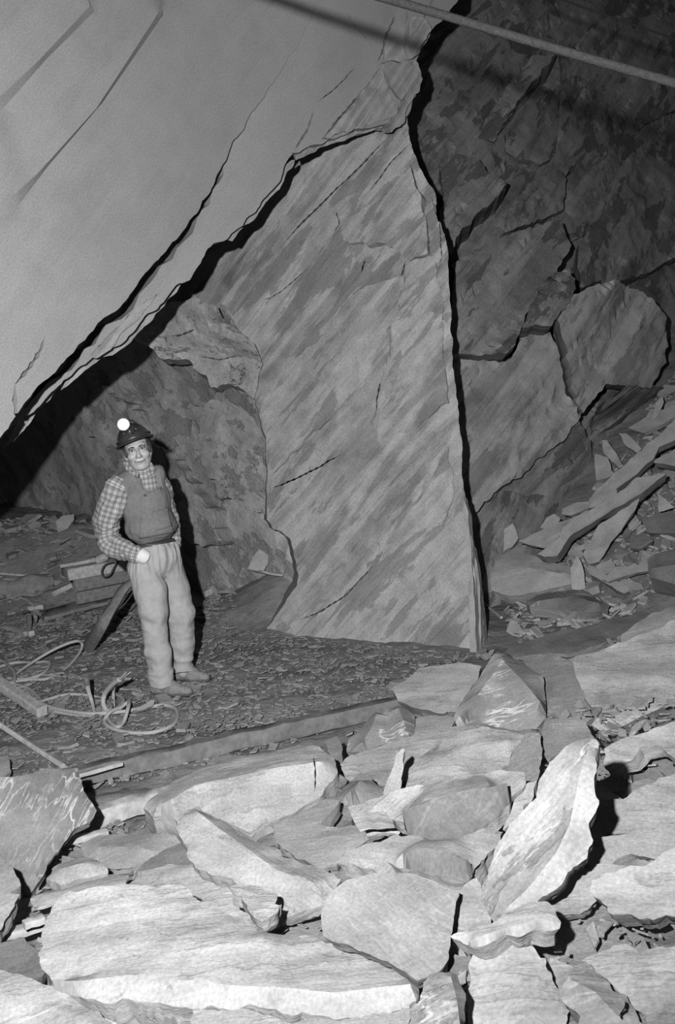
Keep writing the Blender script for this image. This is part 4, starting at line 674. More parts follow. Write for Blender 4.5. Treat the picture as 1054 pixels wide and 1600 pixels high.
# poles
bar('timber_pole', 'thick pale timber pole slanting in from the left edge onto the ropes', 'timber', on_ground(-330, 851, .55), on_ground(66, 1112, .05), .075, .07, 'wood_pale', .002, 8, 10)
t = MB(); t.add(*tube_geo([on_ground(-260, 945, .55), on_ground(-60, 1090, .30), on_ground(0, 1133, .14), on_ground(50, 1166, .06), on_ground(98, 1197, .03)], .017, 8)); tag(t.build('iron_bar', M['wood_pale'], None), 'slim pale bar slanting from the left edge to the large dark tilted slab', 'bar', None, 'thing')
rope('overhead_cable', 'thick twisted cable strung across the top of the cavern', [PD(-900, -440, 4.9), PD(150, -134, 3.5), PD(400, -60, 3.25), PD(590, -6, 3.1), PD(720, 32, 3.0), PD(880, 80, 2.9), PD(1054, 130, 2.8), PD(1240, 184, 2.7), PD(2600, 560, 2.2)], .0135, 'cable', 'cable', 10, 10)
rope('overhead_wire', 'thin wire high up in the dark upper right corner', [PD(800, -28, 6.0), PD(890, 4, 6.0), PD(970, 32, 6.0), PD(1054, 61, 6.0), PD(1180, 104, 6.0), PD(2000, 400, 6.2)], .006, 'cable', 'cable', 8, 6)
# ---------------------------------------------------------------- crate and gear behind the miner
crate = empty('crate', on_ground(150, 935)); tag(crate, 'low dark wooden crate with a pale top board behind the miner', 'crate', None, 'thing')
def box_px(name, quad_top, h, depth, mat, parent, label=None):
    """box whose front face has its top edge between two photograph points on a vertical plane"""
    a, b = quad_top; d = unit((b - a) * np.array([1, 1, 0])); bk = np.array([-d[1], d[0], 0]); bk = bk if bk[1] > 0 else -bk; V = []
    for z in (0, -h):
        for o_ in (0, depth): V += [a + bk * o_ + np.array([0, 0, z]), b + bk * o_ + np.array([0, 0, z])]
    F = [(0, 1, 3, 2), (4, 6, 7, 5), (0, 4, 5, 1), (2, 3, 7, 6), (0, 2, 6, 4), (1, 5, 7, 3)]
    bm = bmesh.new(); vs = [bm.verts.new(v) for v in V]; [bm.faces.new([vs[i] for i in f]) for f in F]; bmesh.ops.recalc_face_normals(bm, faces=bm.faces)
    bmesh.ops.bevel(bm, geom=bm.edges[:], offset=min(.012, h * .15), segments=2, profile=.6, affect='EDGES'); bm.verts.ensure_lookup_table()
    VV = [tuple(v.co) for v in bm.verts]; FF = [[v.index for v in f.verts] for f in bm.faces]; bm.verts.index_update(); FF = [[v.index for v in f.verts] for f in bm.faces]; bm.free()
    o = mesh_obj(name, VV, FF, M[mat], parent, True, 40, [(v[0], v[2]) for v in VV]); 
    if label: o['label'] = label
    return o
Yc = 9.0
ca, cb = PY(105, 890, Yc), PY(204, 872, Yc + .25)
box_px('top_board', (ca, cb), .11, .35, 'wood_pale', crate, 'pale weathered top board')
ca2, cb2 = ca + np.array([.04, .03, -.112]), cb + np.array([-.02, .03, -.112])
box_px('front_board', (ca2, cb2), .115, .03, 'wood', crate); box_px('front_board', (ca2 - np.array([0, 0, .12]), cb2 - np.array([0, 0, .12])), .115, .03, 'wood', crate)
box_px('side_board', (ca2 + np.array([.0, .04, 0]), ca2 + np.array([.001, .33, 0])), .235, .025, 'wood', crate)
ham = empty('hammer', PY(95, 886, Yc)); tag(ham, 'long-handled hammer lying across the crate top', 'hammer', None, 'thing')
t = MB(); t.add(*tube_geo([PY(94, 885, Yc + .02), PY(130, 879, Yc + .08), PY(158, 873, Yc + .14)], [.018, .02, .022], 8)); t.build('handle', M['wood_pale'], ham)
t = MB(); hc = PY(158, 873, Yc + .14); t.add(*tube_geo([hc + np.array([-.05, -.03, -.015]), hc + np.array([-.03, -.02, -.01]), hc + np.array([0, 0, 0]), hc + np.array([.04, .02, .012]), hc + np.array([.055, .03, .015])], [.028, .04, .045, .04, .03], 10)); t.build('head', M['wood_pale'], ham)
rope('cord_loop', 'thin dark cord looping over the crate end', [PY(178, 878, Yc - .02), PY(165, 882, Yc - .05), PY(159, 892, Yc - .06), PY(162, 901, Yc - .06), PY(172, 898, Yc - .06), PY(182, 880, Yc), PY(192, 872, Yc)], .008, 'hose', 'cord')
# dark prop leaning from the crate to the floor
tp, bt = PY(203, 912, 7.75), on_ground(138, 1012, .03)
t = MB(); t.add(*tube_geo(smooth_path([tp + np.array([.25, .2, .02]), tp, PY(178, 945, 7.6), PY(160, 975, 7.5), bt], 6), np.linspace(.05, .068, 25), 8, ell=(1, .55))); tag(t.build('leather_hose', M['wood'], None, True, 50), 'broad dark hose curving down from behind the miner to the floor', 'hose', None, 'thing')
rope('thin_cable', 'thin dark cable hanging below the broad hose', [PY(215, 915, 7.85), PY(205, 930, 7.8), PY(196, 942, 7.75), PY(185, 953, 7.7), PY(172, 968, 7.6), on_ground(160, 985, .01)], .006, 'hose', 'cable')
bar('floor_board', 'wide flat board lying on the floor before the crate', 'timber', on_ground(66, 962, .03), on_ground(165, 938, .03), .30, .035, 'wood', .003, 12, 8)
# iron dog: small bracket with a curved strap
dog = empty('iron_bracket', on_ground(45, 985)); tag(dog, 'small iron bracket with a curved strap and square block on the floor', 'bracket', None, 'thing')
box_px('block', (on_ground(44, 987, .055), on_ground(54, 985, .055)), .05, .06, 'wood_pale', dog); 
t = MB(); t.add(*beam_geo(on_ground(10, 980, .03), on_ground(42, 990, .03), .06, .04, jit=.003, seed=4, seg=5)); t.build('bar', M['wood_pale'], dog)
t = MB(); t.add(*tube_geo(smooth_path([on_ground(34, 958, .14), on_ground(40, 954, .17), on_ground(50, 956, .17), on_ground(57, 963, .13), on_ground(56, 972, .08)], 6), .012, 8, ell=(1, .4))); t.build('strap', M['iron'], dog)
t = MB(); t.add(*tube_geo([on_ground(45, 986, .03), on_ground(46, 972, .09), on_ground(45, 960, .14)], .022, 8, ell=(1, .5))); t.build('shank', M['iron'], dog)
box = MB(); box.add(*beam_geo(on_ground(45, 951, .03), on_ground(69, 948, .03), .07, .05, jit=.003, seed=6, seg=4)); tag(box.build('wood_offcut', M['wood_pale'], None), 'small pale wood offcut on the floor above the iron bracket', 'timber', None, 'thing')
# sacking and sticks on the far left
sk = []
gxs, gys = np.linspace(0, 1, 26), np.linspace(0, 1, 12)
for b in gys:
    for a in gxs:
        q = on_ground(-50 + 135 * a, 915 + 26 * b - 14 * a, 0.03); k = 0.10 * math.sin(3.14 * b) * (1 - .5 * a)
        sk.append(q + np.array([0, 0, k + .03 * math.sin(9 * b + 5 * a) + .02 * math.sin(17 * a + 4 * b)]))
F = [(j * 26 + i, j * 26 + i + 1, (j + 1) * 26 + i + 1, (j + 1) * 26 + i) for j in range(11) for i in range(25)]
so = mesh_obj('sacking', sk, F, M['tarp'], None, True, None, [(v[0], v[1]) for v in sk]); so.modifiers.new('solid', 'SOLIDIFY').thickness = .012
tag(so, 'crumpled dirty sacking heaped on the floor at the far left', 'sacking', None, 'thing')
rope('stick', 'long bent stick lying on the sacking at the far left', [on_ground(-40, 893, .1), on_ground(10, 897, .10), on_ground(48, 900, .09)], .013, 'wood_pale', 'stick')
rope('stick', 'second thin stick behind the sacking, sloping to the crate', [on_ground(-30, 897, .06), on_ground(20, 906, .06), on_ground(62, 918, .05)], .014, 'wood_pale', 'stick')
bar('timber', 'broken pale timber end standing out of the debris behind the sacking', 'timber', on_ground(82, 928, .03), on_ground(112, 914, .06), .06, .05, 'wood_pale', .003, 15, 4)
bar('timber', 'square timber baulk behind the miner to his side, end sawn off', 'timber', on_ground(292, 892, .10), on_ground(356, 879, .10), .13, .11, 'wood_pale', .004, 16, 6)
bar('timber', 'dark sawn block of timber between the baulk and the pillar', 'timber', on_ground(316, 912, .05), on_ground(347, 900, .05), .16, .11, 'wood', .004, 17, 4)
bar('timber', 'narrow timber strip on the floor nearer than the dark sawn block', 'timber', on_ground(318, 929, .04), on_ground(340, 920, .04), .07, .06, 'wood_pale', .003, 18, 4)
rope('stick', 'long pale stick lying along the alcove debris by the pillar', [on_ground(345, 900, .06), on_ground(375, 895, .08), on_ground(405, 893, .08), on_ground(425, 897, .07), on_ground(442, 899, .06)], .011, 'wood_pale', 'stick')
stone(H_, 'pale upright shard against the alcove foot by the pillar', [(384,890),(394,872),(405,858),(410,861),(419,868),(418,880),(412,893),(400,893)], tilt=.7, lift=.15, thick=.08, mat='heap', ground=on_ground)
stone(R_, 'lonely pale rock lying in the dark alcove left of the miner', [(86,815),(96,806),(115,803),(116,812),(106,825),(90,831)], tilt=.5, thick=.1, mat='heap', ground=on_ground, lift=.12)
stone(H_, 'thin flat stone standing right behind the frayed ropes', [(208,1109),(218,1103),(236,1092),(241,1094),(240,1101),(222,1109)], tilt=.4, lift=.05, thick=.04, mat='heap', ground=on_ground)
bar('iron_spike', 'small pale spike lying on the floor right of the pillar foot', 'bar', on_ground(756, 944, .02), on_ground(783, 965, .02), .022, .02, 'wood_pale', .001, 19, 3)
# ---------------------------------------------------------------- the miner
class Field:
    """signed distance samples on a grid; smooth unions and cuts; meshed with surface nets"""
    def __init__(s, lo, hi, h):
        s.lo = np.asarray(lo, float); s.h = h; s.n = np.ceil((np.asarray(hi) - s.lo) / h).astype(int) + 1
        s.ax = [s.lo[i] + h * np.arange(s.n[i]) for i in range(3)]; s.F = np.full(s.n, 0.25, np.float32)
    def grid(s, sl=None):
        sl = sl or (slice(None),) * 3
        return (s.ax[0][sl[0]][:, None, None], s.ax[1][sl[1]][None, :, None], s.ax[2][sl[2]][None, None, :])
    def sub(s, lo, hi):
        return tuple(slice(max(0, int((lo[i] - s.lo[i]) / s.h)), min(s.n[i], int((hi[i] - s.lo[i]) / s.h) + 2)) for i in range(3))
    def put(s, sl, d, k, op):
        A = s.F[sl]
        if op == 'u': h = np.clip(.5 + .5 * (A - d) / k, 0, 1); s.F[sl] = A + (d - A) * h - k * h * (1 - h)
        else: B = -d; h = np.clip(.5 - .5 * (A - B) / k, 0, 1); s.F[sl] = A + (B - A) * h + k * h * (1 - h)
    def cone(s, a, b, ra, rb, k=.02, op='u'):
        a = np.asarray(a, float); b = np.asarray(b, float); m = max(ra, rb) + k + 3 * s.h
        sl = s.sub(np.minimum(a, b) - m, np.maximum(a, b) + m); x, y, z = s.grid(sl); ab = b - a; L = ab @ ab + 1e-12
        t = np.clip(((x - a[0]) * ab[0] + (y - a[1]) * ab[1] + (z - a[2]) * ab[2]) / L, 0, 1)
        d = np.sqrt((x - a[0] - t * ab[0]) ** 2 + (y - a[1] - t * ab[1]) ** 2 + (z - a[2] - t * ab[2]) ** 2) - (ra + (rb - ra) * t)
        s.put(sl, d, k, op); return s
    def chain(s, pts, k=.02):
        for (a, ra), (b, rb) in zip(pts[:-1], pts[1:]): s.cone(a, b, ra, rb, k)
        return s
    def ell(s, c, r, R=None, k=.02, op='u'):
        c = np.asarray(c, float); r = np.asarray(r, float); R = np.eye(3) if R is None else np.asarray(R); m = r.max() + k + 3 * s.h
        sl = s.sub(c - m, c + m); x, y, z = s.grid(sl); q0 = 0; q1 = 0
        for i in range(3):
            q = (x - c[0]) * R[i][0] + (y - c[1]) * R[i][1] + (z - c[2]) * R[i][2]; q0 = q0 + (q / r[i]) ** 2; q1 = q1 + (q / r[i] ** 2) ** 2
        k0 = np.sqrt(q0); d = k0 * (k0 - 1) / np.sqrt(q1 + 1e-9); s.put(sl, d, k, op); return s
    def plane_d(s, p, n):
        x, y, z = s.grid(); return (x - p[0]) * n[0] + (y - p[1]) * n[1] + (z - p[2]) * n[2]
    def keep_below(s, p, n): s.F = np.maximum(s.F, s.plane_d(p, unit(n))).astype(np.float32); return s
    def copy(s): c = object.__new__(Field); c.__dict__ = dict(s.__dict__); c.F = s.F.copy(); return c
    def at(s, P):
        q = (np.atleast_2d(P) - s.lo) / s.h; i = np.clip(np.floor(q).astype(int), 0, s.n - 2); f = np.clip(q - i, 0, 1); r = 0
        for a in (0, 1):
            for b in (0, 1):
                for c in (0, 1):
                    r = r + s.F[i[:, 0] + a, i[:, 1] + b, i[:, 2] + c] * (f[:, 0] if a else 1 - f[:, 0]) * (f[:, 1] if b else 1 - f[:, 1]) * (f[:, 2] if c else 1 - f[:, 2])
        return r
    def hit(s, o, d, t0, t1, off=0.0):
        t = np.linspace(t0, t1, 400); P = np.asarray(o) + t[:, None] * np.asarray(d); v = s.at(P) - off; i = int(np.argmax(v < 0))
        return P[i] if v[i] < 0 else None
    def mesh(s, it=1):
        F = s.F; S = F < 0; n = s.n; cnt = np.zeros(n - 1, np.int32); acc = np.zeros((3,) + tuple(n - 1), np.float32)
        for axis in range(3):
            o1, o2 = [a for a in range(3) if a != axis]
            for u in (0, 1):
                for v in (0, 1):
                    a = [slice(0, -1)] * 3; b = [slice(0, -1)] * 3; st = [0, 0, 0]; st[o1] = u; st[o2] = v
                    for q, w in ((o1, u), (o2, v)): a[q] = slice(w, n[q] - 1 + w); b[q] = slice(w, n[q] - 1 + w)
                    b[axis] = slice(1, None); A = F[tuple(a)]; B = F[tuple(b)]; m = (A < 0) != (B < 0)
                    t = np.where(m, A / (A - B + 1e-20), 0); cnt += m
                    acc[axis] += t; acc[o1] += m * u; acc[o2] += m * v
        idx = np.argwhere(cnt > 0); c = cnt[cnt > 0][:, None]
        V = idx + np.stack([acc[i][cnt > 0] for i in range(3)], 1) / c; V = s.lo + V * s.h
        ids = np.full(n - 1, -1, np.int64); ids[cnt > 0] = np.arange(len(idx)); Q = []
        for axis in range(3):
            o1, o2 = [(1, 2), (2, 0), (0, 1)][axis]
            a = [slice(1, -1)] * 3; b = [slice(1, -1)] * 3; a[axis] = slice(0, -1); b[axis] = slice(1, None)
            A = S[tuple(a)]; B = S[tuple(b)]; e = np.argwhere(A != B); fl = A[A != B]
            e = e + np.array([0 if i == axis else 1 for i in range(3)])
            d1 = np.zeros(3, int); d1[o1] = 1; d2 = np.zeros(3, int); d2[o2] = 1
            q = np.stack([ids[tuple((e - d1 - d2).T)], ids[tuple((e - d2).T)], ids[tuple(e.T)], ids[tuple((e - d1).T)]], 1)
            q[~fl] = q[~fl][:, ::-1]; Q.append(q)
        Q = np.vstack(Q); Q = Q[(Q >= 0).all(1)]
        for _ in range(it):
            N = np.zeros_like(V); w = np.zeros(len(V))
            for i in range(4):
                np.add.at(N, Q[:, i], V[Q[:, (i + 1) % 4]]); np.add.at(w, Q[:, i], 1)
            V = V * .5 + .5 * N / np.maximum(w, 1)[:, None]
        return V, Q
def vnormals(V, Q):
    n = np.cross(V[Q[:, 2]] - V[Q[:, 0]], V[Q[:, 3]] - V[Q[:, 1]]); N = np.zeros_like(V)
    for i in range(4): np.add.at(N, Q[:, i], n)
    return N / (np.linalg.norm(N, axis=1)[:, None] + 1e-12)

M['skin'] = plain('skin', 0.33, rough=0.5, var=0.08, scale=60, bump=0.05, spec=0.4)
M['lip'] = plain('lips', 0.24, rough=0.5, var=0.05)
M['mouth_dark'] = plain('mouth line', 0.07, var=0.05)
M['hair'] = plain('dark hair', 0.05, rough=0.6, var=0.4, scale=150, bump=0.5)
M['eye'] = plain('eye white', 0.42, rough=0.6, var=0.02, bump=0)
M['iris'] = plain('iris', 0.05, rough=0.8, var=0.02, bump=0, spec=0.05)
M['helmet'] = plain('black helmet', 0.035, rough=0.35, var=0.4, scale=30, bump=0.2, spec=0.6)
M['vest'] = plain('worn dark cloth', 0.155, rough=0.95, var=0.16, scale=45, bump=0.25, spec=0.1)
M['bib'] = plain('worn bib cloth', 0.165, rough=0.95, var=0.2, scale=45, bump=0.3, spec=0.1)
M['trousers'] = plain('worn canvas trousers', 0.33, rough=0.95, var=0.14, scale=22, bump=0.25, spec=0.1)
M['belt'] = plain('belt leather', 0.04, rough=0.5, var=0.3, scale=60)
M['boot'] = plain('dusty leather boots', 0.20, rough=0.8, var=0.3, scale=40, bump=0.3)
M['sole'] = plain('boot sole', 0.10, rough=0.9, var=0.3)
M['cuff'] = plain('pale cuff', 0.62, rough=0.9, var=0.06)
def plaid():
    t = NT('plaid shirt'); tc = t.n('ShaderNodeTexCoord'); sp = t.n('ShaderNodeSeparateXYZ'); t.l(tc.outputs['UV'], sp.inputs[0]); tot = None
    for ch, per in ((0, .036), (1, .036)):
        f = t.math('FRACT', t.math('DIVIDE', sp.outputs[ch], per))
        a = t.ramp(f, [(0.0, 1.0), (0.13, 1.0), (0.16, 0.15), (0.24, 0.15), (0.27, 0.9), (0.38, 0.9), (0.42, 0.0), (0.66, 0.0), (0.70, 0.25), (0.78, 0.25)])
        tot = a if tot is None else t.math('ADD', tot, a)
    t.l(t.ramp(t.math('MULTIPLY', tot, 0.5), [(0.0, 0.13), (0.5, 0.27), (1.0, 0.55)]), t.b.inputs['Base Color'])
    t.b.inputs['Roughness'].default_value = 0.95; t.b.inputs['Specular IOR Level'].default_value = 0.1
    return t.m
M['plaid'] = plaid()
t = NT('cap lamp glass'); t.b.inputs['Base Color'].default_value = g(.8); t.b.inputs['Emission Color'].default_value = (1, 1, 1, 1); t.b.inputs['Emission Strength'].default_value = 2.0; t.b.inputs['Roughness'].default_value = .2; M['lamp'] = t.m

YR, YL = PZ(268, 1086)[1], PZ(300, 1065)[1]; YM = (YR + YL) / 2
man = empty('person', (PZ(268, 1086) + PZ(300, 1065)) / 2)
tag(man, 'smiling man in plaid shirt, dark bib overalls and lamp helmet, hand in pocket', 'person', None, 'thing')
J = lambda px, py, dy=0.0: PY(px, py, YM + dy)
# frames
def frame(up_px, yaw):
    """axes (his left, forward, up) from the on-screen lean of the up axis (degrees to the left) and the yaw to the image right"""
    a = math.radians(up_px); u = UPV * math.cos(a) - RGT * math.sin(a); l = RGT * math.cos(a) + UPV * math.sin(a); f = -FWD
    y = math.radians(yaw); return np.array([l * math.cos(y) - f * math.sin(y), f * math.cos(y) + l * math.sin(y), u])
HF = frame(15, 10); _p = math.radians(8); HF = np.array([HF[0], HF[1] * math.cos(_p) - HF[2] * math.sin(_p), HF[2] * math.cos(_p) + HF[1] * math.sin(_p)]); TF = frame(9, 24); HS = 1.12
eye_mid = J(214, 702.5, -.12); HO = eye_mid - HF[1] * .088 * HS
H = lambda l, f, u: HO + (HF[0] * l + HF[1] * f + HF[2] * u) * HS
neck = J(226, 744, .025)
hipR, hipL = J(225, 892, -.05), J(262, 886, .07)
kneR, kneL = PY(240, 962, YR + .03), PY(284, 956, YL + .0)
ankR, ankL = PY(254, 1068, YR + .02), PY(286, 1050, YL + .02)
shR, shL = J(184, 762, -.09), J(246, 744, .12)
elR, elL = J(166, 840, -.02), J(266, 822, .19)
wrR, wrL = J(219, 867, -.16), J(266, 862, .17)

# --- body: one continuous figure under the clothes
B = Field(PZ(268, 1086) + np.array([-.62, -.42, -.01]), PZ(268, 1086) + np.array([.42, .62, 1.98]), .005)
B.ell(H(0, -.012, .035), np.array([.074, .094, .092]) * HS, HF, .02).ell(H(0, .026, -.045), np.array([.060, .060, .078]) * HS, HF, .03)
B.ell(H(0, .066, -.108), np.array([.026, .020, .019]) * HS, HF, .03)
for sx in (-1, 1):
    B.cone(H(sx * .030, .052, -.098), H(sx * .056, .0, -.058), .016 * HS, .016 * HS, .03)
    B.ell(H(sx * .040, .062, -.036), np.array([.026, .022, .022]) * HS, HF, .02)
    B.ell(H(sx * .0755, -.006, -.022), np.array([.011, .02, .033]) * HS, HF, .008)
B.cone(H(-.040, .076, .020), H(.040, .076, .020), .013 * HS, .013 * HS, .02)
for sx in (-1, 1): B.ell(H(sx * .032, .098, -.001), np.array([.019, .014, .012]) * HS, HF, .012, 's')
B.chain([(H(0, .086, .006), .009 * HS), (H(0, .104, -.024), .0115 * HS), (H(0, .112, -.038), .0145 * HS)], .010)
for sx in (-1, 1): B.ell(H(sx * .0145, .096, -.042), np.array([.011, .012, .009]) * HS, HF, .008)
B.cone(H(-.022, .080, -.064), H(.022, .080, -.064), .008 * HS, .008 * HS, .012).cone(H(-.018, .079, -.082), H(.018, .079, -.082), .009 * HS, .009 * HS, .012)
for sx in (-1, 1): B.cone(H(sx * .020, .094, -.040), H(sx * .037, .076, -.070), .004, .003, .010, 's')
B.cone(H(-.030, .092, -.0715), H(0, .098, -.0745), .0035, .0045, .006, 's').cone(H(.030, .092, -.0715), H(0, .098, -.0745), .0035, .0045, .006, 's')
B.cone(H(0, -.018, -.06), neck, .058, .064, .03)
spine = [(neck + FWD * .02, .052), (J(226, 785, .05), .075), (J(232, 815, .04), .095), (J(241, 855, .03), .10), (J(243, 880, .02), .11)]
B.chain(spine, .04)
for a, b, c, dl in ((shR, elR, wrR, -1), (shL, elL, wrL, 1)):
    B.cone(neck - TF[2] * .06, a, .055, .052, .04).cone(a, b, .050, .038, .02).cone(b, c, .038, .026, .015)
    dr = unit((hipR + np.array([.05, -.01, -.05]) - wrR) if dl < 0 else (hipL + np.array([-.06, .10, -.02]) - wrL)); sd = unit(np.cross(dr, (0, 1, 0))); pa = c + dr * .09
    B.chain([(c, .026), (c + dr * .045, .030), (pa, .030)], .015)
    for q in range(4):
        o = pa + sd * (q - 1.5) * .017; ln = (.034, .040, .037, .028)[q]
        B.chain([(o, .0095), (o + dr * ln, .009), (o + dr * (ln * 1.7) + np.array([0, .012 * -dl, -.01]), .0085)], .004)
    B.chain([(c + dr * .03 - sd * .022, .011), (c + dr * .06 - sd * .048, .0105), (c + dr * .09 - sd * .055, .009)], .006)
for h_, k_, a_, toe in ((hipR, kneR, ankR, PZ(242, 1084) * .3 + PZ(294, 1087) * .7 + np.array([0, 0, .036])), (hipL, kneL, ankL, PZ(276, 1062) * .3 + PZ(321, 1065) * .7 + np.array([0, 0, .036]))):
    B.cone(h_, k_, .082, .058, .03).cone(k_, a_, .058, .040, .03).cone(a_, a_ * .4 + toe * .6 + np.array([0, 0, .0]), .034, .026, .02).cone(a_ * .4 + toe * .6, toe, .026, .020, .02)
V, Q = B.mesh(1)
body = mesh_obj('body', V, Q, M['skin'], man, True, None, V[:, [0, 2]])
def on_face(l, u, off=0.0):
    p = B.hit(H(l, .2, u), -HF[1], 0, .2 * HS, off); return p if p is not None else H(l, .09, u)
for sx in (-1, 1):
    c = on_face(sx * .031, -.001) - HF[1] * .0035; e = MB(); nu, nv = 14, 10; Vv = []
    for j in range(nv + 1):
        for i in range(nu):
            th = math.pi * j / nv; ph = 2 * math.pi * i / nu; Vv.append(c + (HF[0] * math.sin(th) * math.cos(ph) + HF[2] * math.sin(th) * math.sin(ph) * .62 + HF[1] * math.cos(th) * .75) * .0125 * HS)
    Fv = [(j * nu + i, j * nu + (i + 1) % nu, (j + 1) * nu + (i + 1) % nu, (j + 1) * nu + i) for j in range(nv) for i in range(nu)]
    eo = mesh_obj('eye', Vv, Fv, M['eye'], man)
    t = MB(); t.add(*tube_geo([c + HF[1] * .0085 * HS, c + HF[1] * .0098 * HS, c + HF[1] * .0104 * HS], [.0064 * HS, .0062 * HS, .0045 * HS], 14)); t.build('iris', M['iris'], eo)
    t = MB(); t.add(*tube_geo(smooth_path([on_face(sx * l, u, .002) for l, u in ((.013, .014), (.025, .0185), (.038, .0185), (.050, .011))], 5), np.linspace(.0062, .0035, 16), 6)); t.build('eyebrow', M['hair'], man)
    t = MB(); t.add(*tube_geo(smooth_path([on_face(sx * l, u, .0015) for l, u in ((.017, -.001), (.024, .0068), (.033, .0082), (.042, .005), (.047, -.001))], 5), .0026, 6)); t.build('eyelid', M['hair'], man)
t = MB(); t.add(*tube_geo(smooth_path([on_face(l, u, .0005) for l, u in ((-.032, -.0665), (-.016, -.0725), (0, -.0745), (.016, -.0725), (.032, -.0665))], 6), [.002] + [.0042] * 23 + [.002], 6)); t.build('mouth', M['mouth_dark'], man)
t = MB(); t.add(*tube_geo(smooth_path([on_face(l, u, .001) for l, u in ((-.024, -.0775), (-.012, -.082), (0, -.083), (.012, -.082), (.024, -.0775))], 5), np.concatenate([np.linspace(.002, .0045, 11), np.linspace(.0045, .002, 10)]), 6)); t.build('lower_lip', M['lip'], man)
# --- hair: shell over the skull, cut away at the face
Hh = Field(HO - .2, HO + .2, .005)
Hh.ell(H(0, -.022, .028), np.array([.082, .092, .098]) * HS, HF, .01)
for sx in (-1, 1): Hh.ell(H(sx * .071, .022, -.010), np.array([.010, .016, .030]) * HS, HF, .01)
Hh.ell(H(0, .085, -.035), np.array([.064, .060, .078]) * HS, HF, .012, 's')
Hh.keep_below(H(0, -.06, -.06), -HF[2] - HF[1] * .5)
V, Q = Hh.mesh(1); N = vnormals(V, Q); V = V + N * (.0035 * fbm(V * 90, 3, 2))[:, None]; mesh_obj('hair', V, Q, M['hair'], man)
# --- helmet with lamp
KF = frame(22, 6); KO = J(209.5, 687.5, -.05)
K = lambda l, f, u: KO + KF[0] * l + KF[1] * f + KF[2] * u
Fh = Field(KO - .2, KO + .2, .004)
Fh.ell(K(0, -.01, -.012), (.112, .138, .128), KF, .01); Fh.keep_below(K(0, 0, -.008), -KF[2])
Fh.cone(K(0, .11, .055), K(0, .02, .118), .010, .011, .012).cone(K(0, .02, .118), K(0, -.12, .05), .011, .010, .012)
for sx in (-1, 1): Fh.cone(K(sx * .045, .10, .055), K(sx * .05, -.08, .085), .006, .006, .01)
V, Q = Fh.mesh(1); helm = mesh_obj('helmet', V, Q, M['helmet'], man)
ring = [K(.121 * math.cos(q), -.008 + .150 * math.sin(q) + (.018 if math.sin(q) > .5 else 0), -.010 - .012 * max(0, math.sin(q))) for q in np.linspace(0, 2 * math.pi, 41)]
t = MB(); t.add(*tube_geo(ring, .0125, 8, False, ell=(1, .6))); t.build('brim', M['helmet'], helm)
t = MB(); t.add(*tube_geo([K(.116 * math.cos(q), -.01 + .142 * math.sin(q), .014) for q in np.linspace(0, 2 * math.pi, 41)], .0055, 6, False)); t.build('band', M['belt'], helm)
lc = J(196.5, 667.2, -.05) + KF[1] * .135; lf = unit(-FWD + RGT * .05)
t = MB(); t.add(*tube_geo([lc - lf * .055, lc - lf * .04, lc - lf * .012, lc, lc + lf * .006, lc + lf * .0061], [.022, .034, .040, .043, .043, .036], 24)); lampo = t.build('cap_lamp', M['helmet'], helm)
t = MB(); t.add(*tube_geo([lc + lf * .0, lc + lf * .008, lc + lf * .013], [.037, .0365, .022], 24)); lz = t.build('lens', M['lamp'], helm)
for a, b in ((K(.03, .118, .035), K(.034, .112, .048)), (K(.012, .135, .022), K(.018, .130, .03))):
    t = MB(); t.add(*tube_geo([a, b], .006, 8)); t.build('rivet', M['cable'], helm)
t = MB(); t.add(*tube_geo(smooth_path([lc - lf * .05, K(.02, .05, .128), K(.045, -.02, .118), K(.06, -.09, .085), K(.05, -.14, .02)], 6), .006, 8)); t.build('lamp_cable', M['hose'], helm)
t = MB(); t.add(*tube_geo(smooth_path([H(.080, .01, .03), H(.084, .006, -.02), H(.078, .018, -.05)], 5), .004, 6)); t.build('strap', M['belt'], helm)

# --- torso garments on one grid
lo, hi = PZ(268, 1086) + np.array([-.50, -.36, -.02]), PZ(268, 1086) + np.array([.40, .56, 1.66])
T = Field(lo, hi, .0065); chest, belly, waist = J(226, 783, .02), J(236, 822, -.01), J(242, 848, .0)
def torso(Fd, gr):
    Fd.ell(chest, np.array([.172, .118, .17]) + gr, TF, .05); Fd.ell(belly, np.array([.175, .150, .125]) + gr, TF, .06)
    Fd.cone(J(205, 752, -.04), J(243, 741, .07), .062 + gr, .060 + gr, .06).cone(J(205, 752, -.04), J(192, 762, -.06), .064 + gr, .066 + gr, .04)
    return Fd
Vs = torso(T.copy(), .006); Sh = torso(T.copy(), -.004)
Sh.cone(neck - TF[2] * .03, H(0, -.012, -.098), .072, .066, .03); Sh.cone(J(226, 746, .01), J(232, 768, .01), .062, .066, .04)
bp, bn = J(242, 849, -.1), unit(UPV * math.cos(math.radians(13)) - RGT * math.sin(math.radians(13)) * 1.0 + FWD * .05)
# on screen the belt rises to the right
bn = unit(np.cross(J(276, 838, 0) - J(212, 852, 0), np.cross(UPV, J(276, 838, 0) - J(212, 852, 0)))); bn = bn if bn[2] > 0 else -bn
Tr = T.copy(); pelv = J(241, 880, .0)
Tr.ell(J(242, 862, .0), (.158, .125, .13), TF, .05); Tr.ell(pelv, (.178, .118, .12), TF, .05)
Tr.chain([(hipR, .112), (PY(235, 922, YR + .02), .106), (PY(240, 960, YR + .0), .096), (PY(246, 1018, YR + .02), .091), (PY(251, 1052, YR + .02), .082), (PY(256, 1078, YR + .01), .086)], .03)
Tr.chain([(hipL, .108), (PY(273, 920, YL - .02), .100), (PY(282, 958, YL - .02), .100), (PY(284, 1004, YL + .0), .084), (PY(286, 1044, YL + .01), .077), (PY(287, 1060, YL + .01), .080)], .022)
Tr.cone(J(220, 868, -.10), J(232, 890, -.10), .045, .055, .05)
